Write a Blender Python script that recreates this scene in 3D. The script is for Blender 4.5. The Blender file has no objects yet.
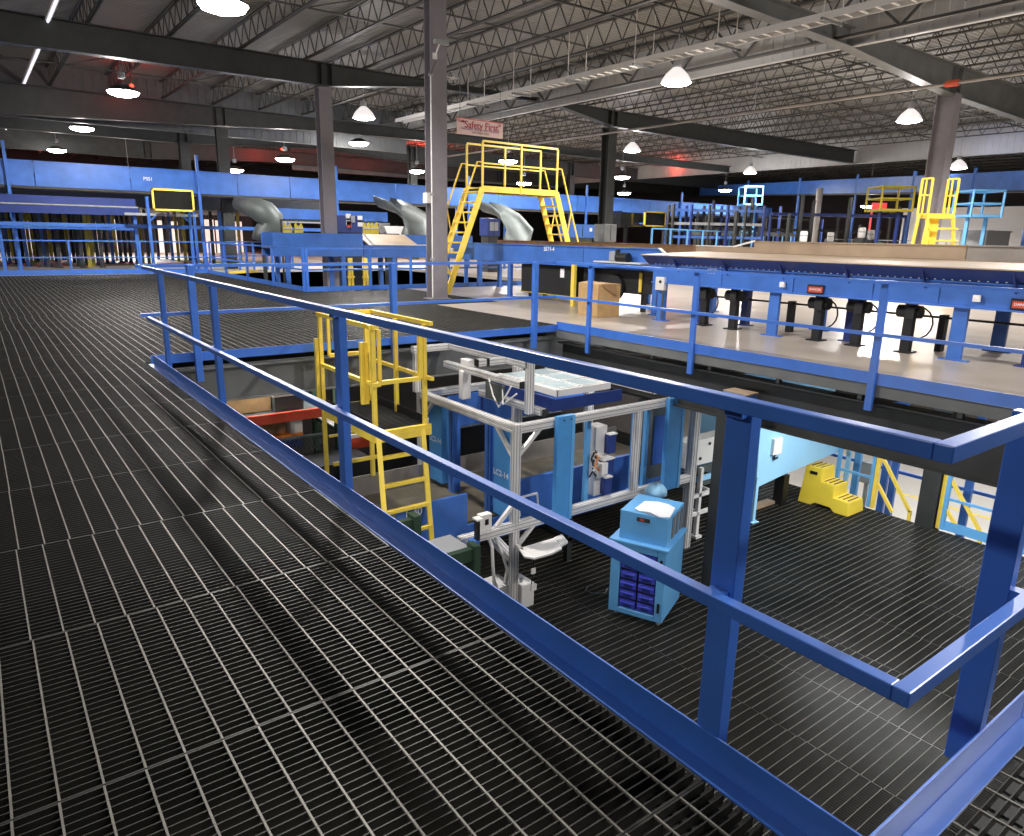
import bpy, bmesh, math, random
from mathutils import Vector, Matrix
random.seed(7)
sc = bpy.context.scene
C = sc.collection
PI = math.pi

# ------------------------------------------------------------------ materials
def mat(name, col, rough=.5, metal=0., noise=.0, nscale=6., bump=0., bscale=40., emit=None, es=0., spec=.5, alpha=1., coat=0.):
    m = bpy.data.materials.new(name); m.use_nodes = True
    nt = m.node_tree; b = nt.nodes['Principled BSDF']
    b.inputs['Base Color'].default_value = (*col, 1)
    b.inputs['Roughness'].default_value = rough
    b.inputs['Metallic'].default_value = metal
    b.inputs['Specular IOR Level'].default_value = spec
    b.inputs['Coat Weight'].default_value = coat
    b.inputs['Coat Roughness'].default_value = .34
    if alpha < 1: b.inputs['Alpha'].default_value = alpha
    if emit:
        b.inputs['Emission Color'].default_value = (*emit, 1); b.inputs['Emission Strength'].default_value = es
    if noise or bump:
        tc = nt.nodes.new('ShaderNodeTexCoord')
    if noise:
        n = nt.nodes.new('ShaderNodeTexNoise'); n.inputs['Scale'].default_value = nscale; n.inputs['Detail'].default_value = 5
        r = nt.nodes.new('ShaderNodeValToRGB'); e = r.color_ramp.elements
        e[0].position = .32; e[0].color = (*[c * (1 - noise) for c in col], 1)
        e[1].position = .68; e[1].color = (*[c * (1 + noise) for c in col], 1)
        nt.links.new(tc.outputs['Object'], n.inputs['Vector']); nt.links.new(n.outputs['Fac'], r.inputs[0])
        nt.links.new(r.outputs[0], b.inputs['Base Color'])
    if bump:
        n2 = nt.nodes.new('ShaderNodeTexNoise'); n2.inputs['Scale'].default_value = bscale
        bp = nt.nodes.new('ShaderNodeBump'); bp.inputs['Strength'].default_value = bump; bp.inputs['Distance'].default_value = .004
        nt.links.new(tc.outputs['Object'], n2.inputs['Vector']); nt.links.new(n2.outputs['Fac'], bp.inputs['Height'])
        nt.links.new(bp.outputs[0], b.inputs['Normal'])
    return m
M = {}
M['blue'] = mat('rail_blue_paint', (.046, .165, .60), .36, noise=.08, nscale=5, coat=.65)
M['cblue'] = mat('conveyor_blue_paint', (.052, .16, .52), .36, noise=.14, nscale=2.5)
M['dblue'] = mat('deep_blue_paint', (.018, .040, .19), .4, noise=.12, nscale=4)
M['lblue'] = mat('light_blue_paint', (.13, .40, .74), .4, noise=.05, nscale=3)
M['skyblue'] = mat('pale_blue_paint', (.34, .66, .92), .45, noise=.06, nscale=1.5)
M['tblue'] = mat('tunnel_blue_paint', (.075, .30, .66), .4, noise=.06)
M['bin'] = mat('bin_blue_plastic', (.06, .08, .55), .4)
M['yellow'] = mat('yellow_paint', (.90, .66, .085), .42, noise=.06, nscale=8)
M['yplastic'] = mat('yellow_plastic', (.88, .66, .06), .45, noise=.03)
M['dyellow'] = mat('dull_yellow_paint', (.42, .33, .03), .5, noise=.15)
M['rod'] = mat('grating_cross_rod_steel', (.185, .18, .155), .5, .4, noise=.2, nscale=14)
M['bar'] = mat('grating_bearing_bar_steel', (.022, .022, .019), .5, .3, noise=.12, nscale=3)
M['lbar'] = mat('lower_grating_bearing_bar_steel', (.085, .085, .08), .30, .7, noise=.12, nscale=3)
M['black'] = mat('black_paint', (.008, .008, .009), .5)
M['rubber'] = mat('black_rubber', (.012, .012, .013), .7)
M['steel'] = mat('dark_structural_steel', (.040, .042, .040), .5, .2, noise=.15, nscale=3)
M['gsteel'] = mat('grey_structural_paint', (.15, .155, .15), .5, noise=.12, nscale=3)
M['colpaint'] = mat('grey_column_paint', (.25, .23, .25), .55, noise=.08, nscale=3)
M['roof'] = mat('ceiling_deck_paint', (.25, .245, .225), .6, noise=.1, nscale=.6)
M['joist'] = mat('ceiling_joist_paint', (.065, .062, .055), .55, noise=.1)
M['curtain'] = mat('grey_sheet_metal_panel', (.46, .45, .43), .5, .1, noise=.08, nscale=1)
M['alu'] = mat('aluminium_extrusion', (.80, .78, .75), .40, .25, noise=.05)
M['white'] = mat('white_plastic', (.80, .78, .74), .45)
M['paper'] = mat('white_paper', (.86, .86, .88), .8)
M['belt'] = mat('brown_belt', (.11, .095, .065), .6, noise=.2, nscale=5)
M['tan'] = mat('tan_worn_bed', (.36, .265, .175), .55, noise=.16, nscale=2)
M['tansteel'] = mat('worn_steel_sheet', (.33, .30, .27), .38, .6, noise=.15, nscale=2)
M['concrete'] = mat('polished_tan_concrete', (.45, .39, .325), .30, noise=.10, nscale=1.3, spec=.6)
M['pale'] = mat('pale_concrete', (.60, .56, .50), .5, noise=.08, nscale=.8)
M['card'] = mat('cardboard', (.47, .30, .13), .75, noise=.10, nscale=9)
M['cardin'] = mat('cardboard_inside', (.30, .18, .08), .8, noise=.1)
M['galv'] = mat('galvanised_chute_steel', (.11, .125, .12), .55, .5, noise=.3, nscale=1.5)
M['wall'] = mat('pale_wall_panel', (.62, .60, .58), .6, noise=.04)
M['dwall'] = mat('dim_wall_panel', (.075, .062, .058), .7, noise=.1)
M['unlit'] = mat('unlit_wall_panel', (.022, .018, .017), .8)  # near-black colour puts the gloom of the far walls into the paint
M['red'] = mat('red_paint', (.55, .07, .03), .45, noise=.1)
M['orange'] = mat('orange_plastic', (.75, .22, .03), .5)
M['green'] = mat('dark_green_paint', (.03, .06, .035), .45, noise=.1)
M['sign'] = mat('sign_board_pink_white', (.70, .50, .48), .6)
M['ink_red'] = mat('sign_red_ink', (.38, .03, .04), .6)
M['ink_blue'] = mat('sign_violet_ink', (.16, .09, .25), .6)
M['ink_olive'] = mat('sign_olive_ink', (.28, .22, .12), .6)
M['ink_white'] = mat('white_stencil_ink', (.80, .82, .86), .6)
M['screen'] = mat('dark_mirror_glass', (.016, .016, .014), .12, spec=.8)
M['gray'] = mat('mid_grey_plastic', (.34, .35, .36), .5)
M['lamp'] = mat('lamp_lens_glow', (1, 1, 1), .5, emit=(1., .95, .92), es=40)
M['shade'] = mat('lamp_shade_glow', (.72, .70, .68), .35, .3, emit=(1., .94, .92), es=.8)  # emission puts the lamp's glow into the shade itself
M['redglow'] = mat('red_beacon_glow', (.9, .05, .03), .5, emit=(1, .05, .03), es=3)
M['redboard'] = mat('red_lit_board', (.6, .06, .05), .5, emit=(1, .08, .08), es=.7)
M['window'] = mat('bright_dock_opening_glow', (1, .95, .88), .5, emit=(1, .88, .78), es=.4)
M['sheet'] = mat('clear_cover_sheet', (.60, .72, .74), .12, spec=.8, noise=.06)
M['brown'] = mat('brown_rusty_board', (.20, .11, .05), .7, noise=.2)
M['glintwhite'] = mat('lit_conduit_glow', (1, 1, 1), .5, emit=(.9, .88, 1.), es=1.2)  # white glow standing in for light caught by roof conduits
def emit_window(): pass

# ------------------------------------------------------------------ mesh builder
class MB:
    def __init__(s): s.v = []; s.f = []; s.smooth = False
    def box(s, x0, y0, z0, x1, y1, z1, R=None, o=(0, 0, 0)):
        b = len(s.v)
        P = [(x0, y0, z0), (x1, y0, z0), (x1, y1, z0), (x0, y1, z0), (x0, y0, z1), (x1, y0, z1), (x1, y1, z1), (x0, y1, z1)]
        if R is not None: P = [tuple(Vector(o) + R @ Vector(p)) for p in P]
        s.v += P
        s.f += [tuple(b + i for i in q) for q in ((3, 2, 1, 0), (4, 5, 6, 7), (0, 1, 5, 4), (1, 2, 6, 5), (2, 3, 7, 6), (3, 0, 4, 7))]
        return s
    def bar(s, a, b, w, h=None, up=(0, 0, 1)):
        """rectangular bar from a to b; w sideways, h along up"""
        h = w if h is None else h
        a = Vector(a); b = Vector(b); d = (b - a); L = d.length; d.normalize(); up = Vector(up)
        if abs(d.dot(up)) > .98: up = Vector((0, 1, 0)) if abs(d.y) < .9 else Vector((1, 0, 0))
        sx = d.cross(up).normalized(); u = sx.cross(d).normalized()
        k = len(s.v)
        for p in (a, b):
            for i, j in ((-1, -1), (1, -1), (1, 1), (-1, 1)): s.v.append(tuple(p + sx * (i * w / 2) + u * (j * h / 2)))
        s.f += [(k, k + 1, k + 2, k + 3), (k + 7, k + 6, k + 5, k + 4)] + [(k + i, k + 4 + i, k + 4 + (i + 1) % 4, k + (i + 1) % 4) for i in range(4)]
        return s
    def tube(s, pts, r, n=8, caps=True):
        pts = [Vector(p) for p in pts]; k = len(s.v); ref = None
        for i, p in enumerate(pts):
            d = (pts[min(i + 1, len(pts) - 1)] - pts[max(i - 1, 0)]).normalized()
            if ref is None:
                ref = Vector((0, 0, 1)) if abs(d.z) < .9 else Vector((1, 0, 0))
            sx = d.cross(ref).normalized(); u = sx.cross(d).normalized(); ref = u
            rr = r[i] if isinstance(r, (list, tuple)) else r
            for j in range(n):
                t = 2 * PI * j / n; s.v.append(tuple(p + sx * (math.cos(t) * rr) + u * (math.sin(t) * rr)))
        for i in range(len(pts) - 1):
            for j in range(n):
                s.f.append((k + i * n + j, k + i * n + (j + 1) % n, k + (i + 1) * n + (j + 1) % n, k + (i + 1) * n + j))
        if caps:
            s.f.append(tuple(k + j for j in reversed(range(n)))); e = k + (len(pts) - 1) * n; s.f.append(tuple(e + j for j in range(n)))
        return s
    def lathe(s, prof, n=20, o=(0, 0, 0)):
        k = len(s.v)
        for r, z in prof:
            for j in range(n):
                t = 2 * PI * j / n; s.v.append((o[0] + r * math.cos(t), o[1] + r * math.sin(t), o[2] + z))
        for i in range(len(prof) - 1):
            for j in range(n): s.f.append((k + i * n + j, k + i * n + (j + 1) % n, k + (i + 1) * n + (j + 1) % n, k + (i + 1) * n + j))
        return s
    def prism(s, poly, ax, a, b):
        """extrude a 2-D polygon along axis ax from a to b (other two axes in xyz order)"""
        k = len(s.v); n = len(poly)
        for t in (a, b):
            for p in poly:
                q = list(p); q.insert(ax, t); s.v.append(tuple(q))
        s.f += [tuple(k + i for i in range(n)), tuple(k + n + i for i in reversed(range(n)))]
        s.f += [(k + (i + 1) % n, k + i, k + n + i, k + n + (i + 1) % n) for i in range(n)]
        return s
    def build(s, name, m, parent=None, bevel=0., smooth=False, loc=None):
        me = bpy.data.meshes.new(name); me.from_pydata(s.v, [], s.f); me.update()
        bm = bmesh.new(); bm.from_mesh(me); bmesh.ops.recalc_face_normals(bm, faces=bm.faces); bm.to_mesh(me); bm.free()
        me.materials.append(M[m] if isinstance(m, str) else m)
        if getattr(s, 'nbody', 0):
            me.materials.append(M['gray'])
            for p in me.polygons:
                if p.index >= s.nbody: p.material_index = 1
        o = bpy.data.objects.new(name, me); C.objects.link(o)
        if smooth:
            for p in me.polygons: p.use_smooth = True
        if bevel:
            md = o.modifiers.new('bevel', 'BEVEL'); md.width = bevel; md.segments = 2; md.limit_method = 'ANGLE'
        if parent is not None:
            o.parent = parent; o.matrix_parent_inverse = parent.matrix_basis.inverted() if loc is None else Matrix()
        if loc is not None: o.location = loc
        return o

def tag(o, label, cat, group=None, kind=None):
    o['label'] = label; o['category'] = cat
    if group: o['group'] = group
    if kind: o['kind'] = kind
    return o
def thing(name, label, cat, loc=(0, 0, 0), group=None, kind=None):
    o = bpy.data.objects.new(name, None); C.objects.link(o); o.location = loc; o.empty_display_size = .2
    return tag(o, label, cat, group, kind)
def part(name, mb, m, t, **k): return mb.build(name, m, t, **k)
def struct(o, label=None):
    o['kind'] = 'structure'
    if label: o['label'] = label
    return o
def copy_tree(o, dloc, parent=None, label=None):
    c = o.copy(); C.objects.link(c)
    if parent is None: c.location = Vector(o.location) + Vector(dloc)
    else:
        c.parent = parent; c.matrix_parent_inverse = o.matrix_parent_inverse.copy()
    if label: c['label'] = label
    for ch in list(o.children):
        copy_tree(ch, dloc, c)
    return c
def text(name, s, size, loc, rot, m, parent, align='CENTER', ext=.002):
    cu = bpy.data.curves.new(name, 'FONT'); cu.body = s; cu.size = size; cu.align_x = align; cu.align_y = 'CENTER'; cu.extrude = ext; cu.offset = size * .012 if size > .08 else 0
    cu.materials.append(M[m]); tmp = bpy.data.objects.new(name, cu); C.objects.link(tmp); dg = bpy.context.evaluated_depsgraph_get()
    me = bpy.data.meshes.new_from_object(tmp.evaluated_get(dg)); me.name = name; bpy.data.objects.remove(tmp)
    if not me.materials: me.materials.append(M[m])
    o = bpy.data.objects.new(name, me); C.objects.link(o)
    o.location = loc; o.rotation_euler = rot
    if parent is not None:
        o.parent = parent; o.matrix_parent_inverse = parent.matrix_basis.inverted()
    return o
FX = (PI / 2, 0, -PI / 2)      # text readable on a face looking to -x
FY = (PI / 2, 0, 0)            # text readable on a face looking to -y

# ------------------------------------------------------------------ camera
cam = bpy.data.cameras.new('camera'); co = bpy.data.objects.new('camera', cam); C.objects.link(co); sc.camera = co
CP = Vector((-1.42240868, -.51734245, 1.43495811)); yaw, pit, rol = [math.radians(a) for a in (36.99345708, 14.36636428, 1.04717053)]
FPX = 709.479544
fw = Vector((math.sin(yaw) * math.cos(pit), math.cos(yaw) * math.cos(pit), -math.sin(pit)))
rt = Vector((math.cos(yaw), -math.sin(yaw), 0)); up = rt.cross(fw)
r2 = rt * math.cos(rol) + up * math.sin(rol); u2 = up * math.cos(rol) - rt * math.sin(rol)
mw = Matrix((r2, u2, -fw)).transposed().to_4x4(); mw.translation = CP; co.matrix_world = mw
cam.sensor_fit = 'HORIZONTAL'; cam.sensor_width = 36; cam.lens = FPX / 1024 * 36; cam.clip_start = .05; cam.clip_end = 300
def at(px, py, ax, v):
    """photo point -> world point on the plane axis ax = v (used to survey the hall)"""
    d = r2 * ((px - 512) / FPX) - u2 * ((py - 418) / FPX) + fw
    return CP + d * ((v - CP[ax]) / d[ax])

# ------------------------------------------------------------------ floors
RS = .1016; BS = .0305
def grating(name, x0, y0, x1, y1, z, along, mrod, mbar, label, rodw=.006, barw=.004, seam=.925, start=0., crop=None):
    """steel bar grating: cross rods run along axis `along`, bearing bars across, in panels with their own rod offset"""
    rods = MB(); bars = MB()
    a0, a1, b0, b1 = (y0, y1, x0, x1) if along == 1 else (x0, x1, y0, y1)
    rnd = random.Random(3); k0 = math.floor((a0 - start) / seam); p = start + k0 * seam
    off = {}
    while p < a1:
        s0, s1 = max(a0, p + .003), min(a1, p + seam - .003)
        rr = random.Random(int(round(p * 10)) * 7 + along); o = rr.uniform(-.008, .008)
        if s1 - s0 > .01:
            k = math.ceil((b0 - o) / RS)
            while o + k * RS < b1:
                c = o + k * RS
                if along == 1: rods.box(c - rodw / 2, s0, z - .008, c + rodw / 2, s1, z)
                else: rods.box(s0, c - rodw / 2, z - .008, s1, c + rodw / 2, z)
                k += 1
            n = int((seam) / BS); q = p + .004
            for i in range(n + 1):
                c = p + .004 + i * (seam - .008) / n
                if a0 <= c <= a1:
                    w = barw * (1.5 if i in (0, n) else 1)
                    if along == 1: bars.box(b0, c - w / 2, z - .032, b1, c + w / 2, z - .001)
                    else: bars.box(c - w / 2, b0, z - .032, c + w / 2, b1, z - .001)
        p += seam
    o = struct(bars.build(name, mbar), label)
    r = rods.build('cross_rods', mrod, o)
    return o
grating('floor', -7, -2.6, 0., 8.2, 0, 1, 'rod', 'bar', 'black steel grating walkway on the near side of the opening', start=1.392)
grating('floor', -9, 8.2, 6.4, 16.8, 0, 1, 'rod', 'bar', 'black steel grating deck beyond the opening', start=8.2 - .0)
grating('floor', -9, 16.8, 5.2, 26.2, 0, 1, 'rod', 'bar', 'black steel grating deck running back to the long blue guardrail', start=8.2)
grating('floor', 6.4, 12.6, 8.05, 16.8, 0, 1, 'rod', 'bar', 'black steel grating strip at the foot of the crossover stairs', start=8.2)
grating('floor', 0., -2.6, 6.5, 0., 0, 1, 'rod', 'bar', 'black steel grating walkway round the near corner of the opening', start=1.392)
grating('floor', -2., -2.6, 10.7, 13., -3.1, 0, 'rod', 'lbar', 'lower grating deck at the bottom of the opening', rodw=.0055, start=.55)
def slab(name, m, b, label): return struct(MB().box(*b).build(name, m), label)
slab('floor', 'concrete', (6.03, -2.6, -.12, 60, 8.2, 0), 'polished tan concrete floor under the big sorter')
slab('floor', 'concrete', (6.4, 8.2, -.12, 60, 12.6, 0), 'polished tan concrete floor around the cardboard box')
slab('floor', 'concrete', (8.05, 12.6, -.12, 60, 17, 0), 'polished tan concrete floor around the crossover stairs')
slab('floor', 'concrete', (14, 17, -.12, 60, 62, 0), 'tan concrete floor behind the sorter')
slab('floor', 'pale', (-24, 28.6, -.14, 14, 62, -.03), 'pale concrete floor beyond the long guardrail')
slab('floor', 'pale', (-24, -14, -5.7, 60, 62, -5.5), 'pale ground floor under the mezzanine')
# deck edge beams around the opening
def ibeam(mb, a, b, z0, z1, fwid, tw=.012, tf=.018):
    a = Vector(a); b = Vector(b); zc = (z0 + z1) / 2
    mb.bar((a.x, a.y, z1 - tf / 2), (b.x, b.y, z1 - tf / 2), fwid, tf); mb.bar((a.x, a.y, z0 + tf / 2), (b.x, b.y, z0 + tf / 2), fwid, tf)
    mb.bar((a.x, a.y, zc), (b.x, b.y, zc), tw, z1 - z0 - 2 * tf)
    return mb
struct(ibeam(MB(), (-6, 8.32), (14, 8.32), -.56, -.135, .2).build('trim_far_beam', 'gsteel'), 'grey deck beam under the far edge of the opening')
mb = ibeam(MB(), (6.16, -2.5), (6.16, 8.2), -.78, -.21, .22)
struct(mb.build('trim_right_beam', 'steel'), 'dark deep beam under the concrete floor edge')
mb = MB().box(6.0, -2.5, -.13, 6.025, 8.2, -.005)
for y in (1.2, 2.2, 3.2, 4.2, 5.2, 6.2, 7.2): mb.box(6.1, y, -.21, 6.16, y + .05, -.12)
struct(mb.build('trim_right_fascia', 'gsteel'), 'grey fascia plate along the concrete floor edge')
struct(ibeam(MB(), (-.10, .3), (-.10, 8.1), -.5, -.035, .16).build('trim_left_beam', 'steel'), 'dark beam under the near long edge of the opening')
struct(ibeam(MB(), (.2, -.10), (6.0, -.10), -.5, -.035, .16).build('trim_near_beam', 'steel'), 'dark beam under the near short edge of the opening')
mb = MB()
for y in [-2.4 + i * 1.2 for i in range(9)]: ibeam(mb, (-7, y), (-.05, y), -.30, -.034, .1)
struct(mb.build('trim_deck_joists', 'steel'), 'dark joists below the near walkway')
mb = MB()
for y in [8.7 + i * 1.4 for i in range(6)]: ibeam(mb, (-6, y), (6.2, y), -.32, -.034, .1)
struct(mb.build('trim_deck_joists', 'steel'), 'dark joists below the deck beyond the opening')

# ------------------------------------------------------------------ guardrails
def post_box(mb, x0, y0, x1, y1, z0, z1): return mb.box(x0, y0, z0, x1, y1, z1)
# long left run
t = thing('guardrail', 'blue guardrail along the near long side of the opening', 'guardrail', (0, 0, 0))
part('top_rail', MB().box(0, .0365, 1.034, .036, 7.84, 1.07), 'blue', t, bevel=.003)
part('mid_rail', MB().box(0, .0365, .506, .036, 7.84, .542), 'blue', t, bevel=.003)
part('toe_board', MB().box(.052, .06, .0, .059, 8.02, .103).box(-.002, .0, 0.0, .052, 8.02, .007), 'blue', t, bevel=.0015)
for y in (.475, 2.95, 5.39, 7.33):
    p_ = part('post', MB().box(.0595, y, -.03, .104, y + .075, 1.022), 'blue', t, bevel=.003)
    MB().box(.036, y + .012, 1.037, .0595, y + .063, 1.012).box(.036, y + .012, .508, .0595, y + .063, .540).build('rail_clip', 'blue', p_)
# short near run
t = thing('guardrail', 'blue guardrail round the near corner, running off to the right edge', 'guardrail', (0, 0, 0))
part('top_rail', MB().box(0, 0, 1.034, 6.0, .036, 1.07), 'blue', t, bevel=.003)
part('mid_rail', MB().box(0, 0, .506, 6.0, .036, .542), 'blue', t, bevel=.003)
part('toe_board', MB().box(.052, .052, 0, 1.02, .059, .103).box(1.024, .052, 0, 6, .059, .103).box(-.002, -.002, 0, 1.02, .052, .007).box(1.024, -.002, 0, 6, .052, .007), 'blue', t, bevel=.0015)
for x in (.69, 3.09, 5.49):
    p_ = part('post', MB().box(x, .0595, -.03, x + .045, .135, 1.022), 'blue', t, bevel=.003)
    MB().box(x + .005, .036, 1.012, x + .04, .0595, 1.037).box(x + .005, .036, .508, x + .04, .0595, .54).build('rail_clip', 'blue', p_)
# far run
t = thing('guardrail', 'blue guardrail on the far side of the opening, behind the work platform', 'guardrail', (0, 8.15, 0))
part('top_rail', MB().box(.0, 8.152, 1.034, 5.95, 8.19, 1.07), 'blue', t)
part('mid_rail', MB().box(.0, 8.152, .506, 5.95, 8.19, .542), 'blue', t)
part('toe_board', MB().box(.05, 8.152, -.03, 5.99, 8.16, .075), 'blue', t)
for x in (.50, 3.02, 5.44): part('post', MB().box(x, 8.075, -.26, x + .075, 8.152, 1.06), 'blue', t, bevel=.003)
# right run
t = thing('guardrail', 'blue guardrail on the concrete floor edge, in front of the sorter', 'guardrail', (5.95, 4, 0))
part('top_rail', MB().box(5.92, .14, 1.034, 5.957, 8.19, 1.07), 'blue', t)
part('mid_rail', MB().box(5.92, .14, .506, 5.957, 8.19, .542), 'blue', t)
part('toe_board', MB().box(5.985, .3, .0, 5.993, 8.17, .125), 'blue', t)
for y in (.72, 3.02, 5.40, 7.38): part('post', MB().box(5.957, y, -.28, 6.0, y + .075, 1.06), 'blue', t, bevel=.003)
def rail_run(label, a, b, n, z=0, m='blue', toe=True, h=1.07, cat='guardrail', w=.04, pw=.06, toez=.16):
    a = Vector((*a, z)); b = Vector((*b, z)); t = thing('guardrail', label, cat, a)
    for nm, hh in (('top_rail', h), ('mid_rail', h * .52)):
        part(nm, MB().bar(a + Vector((0, 0, hh - w / 2)), b + Vector((0, 0, hh - w / 2)), w), m, t)
    if toe: part('toe_board', MB().bar(a + Vector((0, 0, toez / 2)), b + Vector((0, 0, toez / 2)), .01, toez), m, t)
    for i in range(n):
        p = a.lerp(b, i / (n - 1)); part('post', MB().box(p.x - pw / 2, p.y - pw / 2, z, p.x + pw / 2, p.y + pw / 2, z + h - w), m, t)
    return t
rail_run('long blue guardrail at the far end of the grating deck', (-9, 26.3), (5.2, 26.3), 8, 0)
rail_run('blue guardrail running back from the corner left of the big column', (5.2, 17.0), (5.2, 26.1), 5, 0, toez=.12)
rail_run('blue guardrail running right behind the big grey column', (5.25, 16.9), (13.8, 16.9), 6, 0, toez=.12)
a = at(229, 274, 2, 0); b = at(258, 272.4, 2, 0)
tag(MB().bar((a.x, a.y, .05), (b.x, b.y, .05), .04, .1).build('kick_plate', 'yellow'), 'yellow kick plate on the deck edge left of the small guardrail corner', 'kick plate')
rail_run('blue guardrail in front of the dark posts, beside the steel chute', (5.6, 27.2), (9.6, 28.4), 8, 0, toe=False)

# ------------------------------------------------------------------ ceiling
def wavy_deck():
    mb = MB(); z = 6.95
    mb.v = [(-26, -12, z), (62, -12, z), (62, 72, z), (-26, 72, z)]; mb.f = [(0, 1, 2, 3)]
    mb.v += [(a, b, c + .05) for a, b, c in mb.v[:4]]; mb.f += [(7, 6, 5, 4), (0, 1, 5, 4), (1, 2, 6, 5), (2, 3, 7, 6), (3, 0, 4, 7)]
    return mb
m = M['roof']; nt = m.node_tree; bs = nt.nodes['Principled BSDF']
tc = nt.nodes.new('ShaderNodeTexCoord'); wv = nt.nodes.new('ShaderNodeTexWave'); wv.bands_direction = 'Y'; wv.inputs['Scale'].default_value = 2.1
bp = nt.nodes.new('ShaderNodeBump'); bp.inputs['Strength'].default_value = .8; bp.inputs['Distance'].default_value = .04
nt.links.new(tc.outputs['Object'], wv.inputs['Vector']); nt.links.new(wv.outputs['Fac'], bp.inputs['Height']); nt.links.new(bp.outputs[0], bs.inputs['Normal'])
struct(wavy_deck().build('ceiling', 'roof'), 'pale corrugated roof deck')
ZT, ZB = 6.88, 6.30
def joist():
    mb = MB(); y0, y1 = -8, 70
    for z in (ZT, ZB):
        mb.box(-.05, y0, z - .02, -.01, y1, z + .02); mb.box(.01, y0, z - .02, .05, y1, z + .02)
    p = .66; y = y0; k = 0
    while y + p < y1:
        mb.bar((0, y, ZB), (0, y + p / 2, ZT), .022); mb.bar((0, y + p / 2, ZT), (0, y + p, ZB), .022); y += p
    return mb
j0 = struct(joist().build('ceiling_joist', 'joist')); j0.location.x = -20.3
for i in range(1, 44):
    if i: o = j0.copy(); C.objects.link(o); o.location.x = -20.3 + i * 1.83
for y in (-1.5, 3.2, 7.0, 12.5, 16.5, 24.2, 27, 32, 35, 41):
    mb = MB().bar((-22, y, ZB + .03), (60, y, ZB + .03), .04).bar((-22, y, ZT - .03), (60, y, ZT - .03), .04)
    x = -20.3
    while x < 58: mb.bar((x, y, ZB), (x + 1.83, y, ZT), .03); x += 1.83 * 2
    struct(mb.build('ceiling_bridging', 'joist'))
def girder(y, pts, cols, ztop=6.27, name='ceiling_girder', m='gsteel'):
    """tapered I girder along x, lower edge through pts = (x, z)"""
    mb = MB(); xs = [q[0] for q in pts]; zl = dict(pts)
    for i in range(len(xs) - 1):
        (xa, za), (xb, zb_) = pts[i], pts[i + 1]
        mb.prism([(xa, za), (xb, zb_), (xb, ztop), (xa, ztop)], 1, y - .008, y + .008)
        mb.bar((xa, y, za), (xb, y, zb_), .3, .025)
        mb.bar((xa, y, ztop), (xb, y, ztop), .3, .025)
    for c in cols:
        mb.box(c - .17, y - .15, zl[c], c - .15, y + .15, ztop); mb.box(c + .15, y - .15, zl[c], c + .17, y + .15, ztop)
    return struct(mb.build(name, m))
girder(21.2, [(-20, 5.45), (-.2, 5.6), (7.77, 5.66), (11, 6.05), (16.5, 6.18), (19.6, 5.7), (27, 5.62), (37.9, 5.62)], [7.77, 19.6], m='steel')
girder(29.3, [(-20, 4.9), (0, 5.0), (6.92, 5.3), (10.7, 5.5), (20, 5.6), (37.9, 5.6)], [6.92, 20], ztop=5.95, m='steel')
girder(37.3, [(-20, 5.4), (7.4, 5.4), (14, 5.7), (19.6, 5.4), (31.6, 5.4), (58, 5.4)], [7.4, 19.6, 31.6], m='steel')
girder(45.5, [(-20, 5.4), (7.4, 5.3), (14, 5.6), (31.6, 5.4), (58, 5.4)], [7.4, 31.6], m='steel')
girder(9.5, [(8.5, 6.02), (15.6, 5.87), (21.5, 5.5), (27, 5.4), (37.9, 5.6)], [21.5])
def hcol(name, x, y, z0, z1, fx=.40, d=.27, m='colpaint', label=None, tf=.02):
    mb = MB().box(x - fx / 2, y - d / 2, z0, x + fx / 2, y - d / 2 + tf, z1).box(x - fx / 2, y + d / 2 - tf, z0, x + fx / 2, y + d / 2, z1).box(x - .008, y - d / 2 + tf, z0, x + .008, y + d / 2 - tf, z1)
    mb.box(x - fx / 2 - .06, y - d / 2 - .06, z0, x + fx / 2 + .06, y + d / 2 + .06, z0 + .02)
    return struct(mb.build(name, m), label)
hcol('steel_column', 7.15, 13.82, 0, 6.9, label='nearest big grey steel column, left of the yellow crossover stairs')
hcol('steel_column', 7.77, 21.42, -3.1, 5.66, .40, .36, label='grey steel column behind the left conveyor')
hcol('steel_column', 6.92, 29.3, 0, 5.2, .42, .3, m='steel', label='dark steel column beyond the elevated blue conveyor')
hcol('steel_column', 19.6, 21.3, 0, 5.66, .42, .42, m='steel', label='dark steel column right of the crossover stairs')
hcol('steel_column', 21.5, 9.55, 0, 5.55, .42, .5, label='grey steel column behind the yellow stairs at the right')
for x, y, w in ((19.6, 37.3, 'thin dark column in the distance behind the blue conveyor'), (7.4, 37.3, 'dark column far behind the left conveyor'), (-4.4, 29.3, 'dark column at far left'), (31.6, 37.3, 'small distant dark column')):
    hcol('steel_column', x, y, 0, 5.45, .42, .4, m='steel', label=w)
def curtain(name, a, b, z0, z1, label, pitch=.3, m='curtain'):
    """ribbed sheet-metal draft curtain"""
    a = Vector((*a, 0)); b = Vector((*b, 0)); L = (b - a).length; d = (b - a).normalized(); n = Vector((-d.y, d.x, 0)); mb = MB()
    mb.bar(a + Vector((0, 0, (z0 + z1) / 2)), b + Vector((0, 0, (z0 + z1) / 2)), .02, z1 - z0)
    mb.bar(a + Vector((0, 0, z0)), b + Vector((0, 0, z0)), .14, .04)
    k = pitch / 2
    while k < L:
        p = a + d * k; mb.bar(p + Vector((0, 0, z0)), p + Vector((0, 0, z1)), .05, .07, up=d); k += pitch
    return struct(mb.build(name, m), label)
curtain('ceiling_curtain', (15.8, -6), (15.8, 33), 5.88, 6.94, 'long ribbed sheet metal band hanging from the roof')
curtain('ceiling_curtain', (38, -6), (38, 46), 5.6, 6.94, 'ribbed sheet metal band hanging at the far right')
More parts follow.
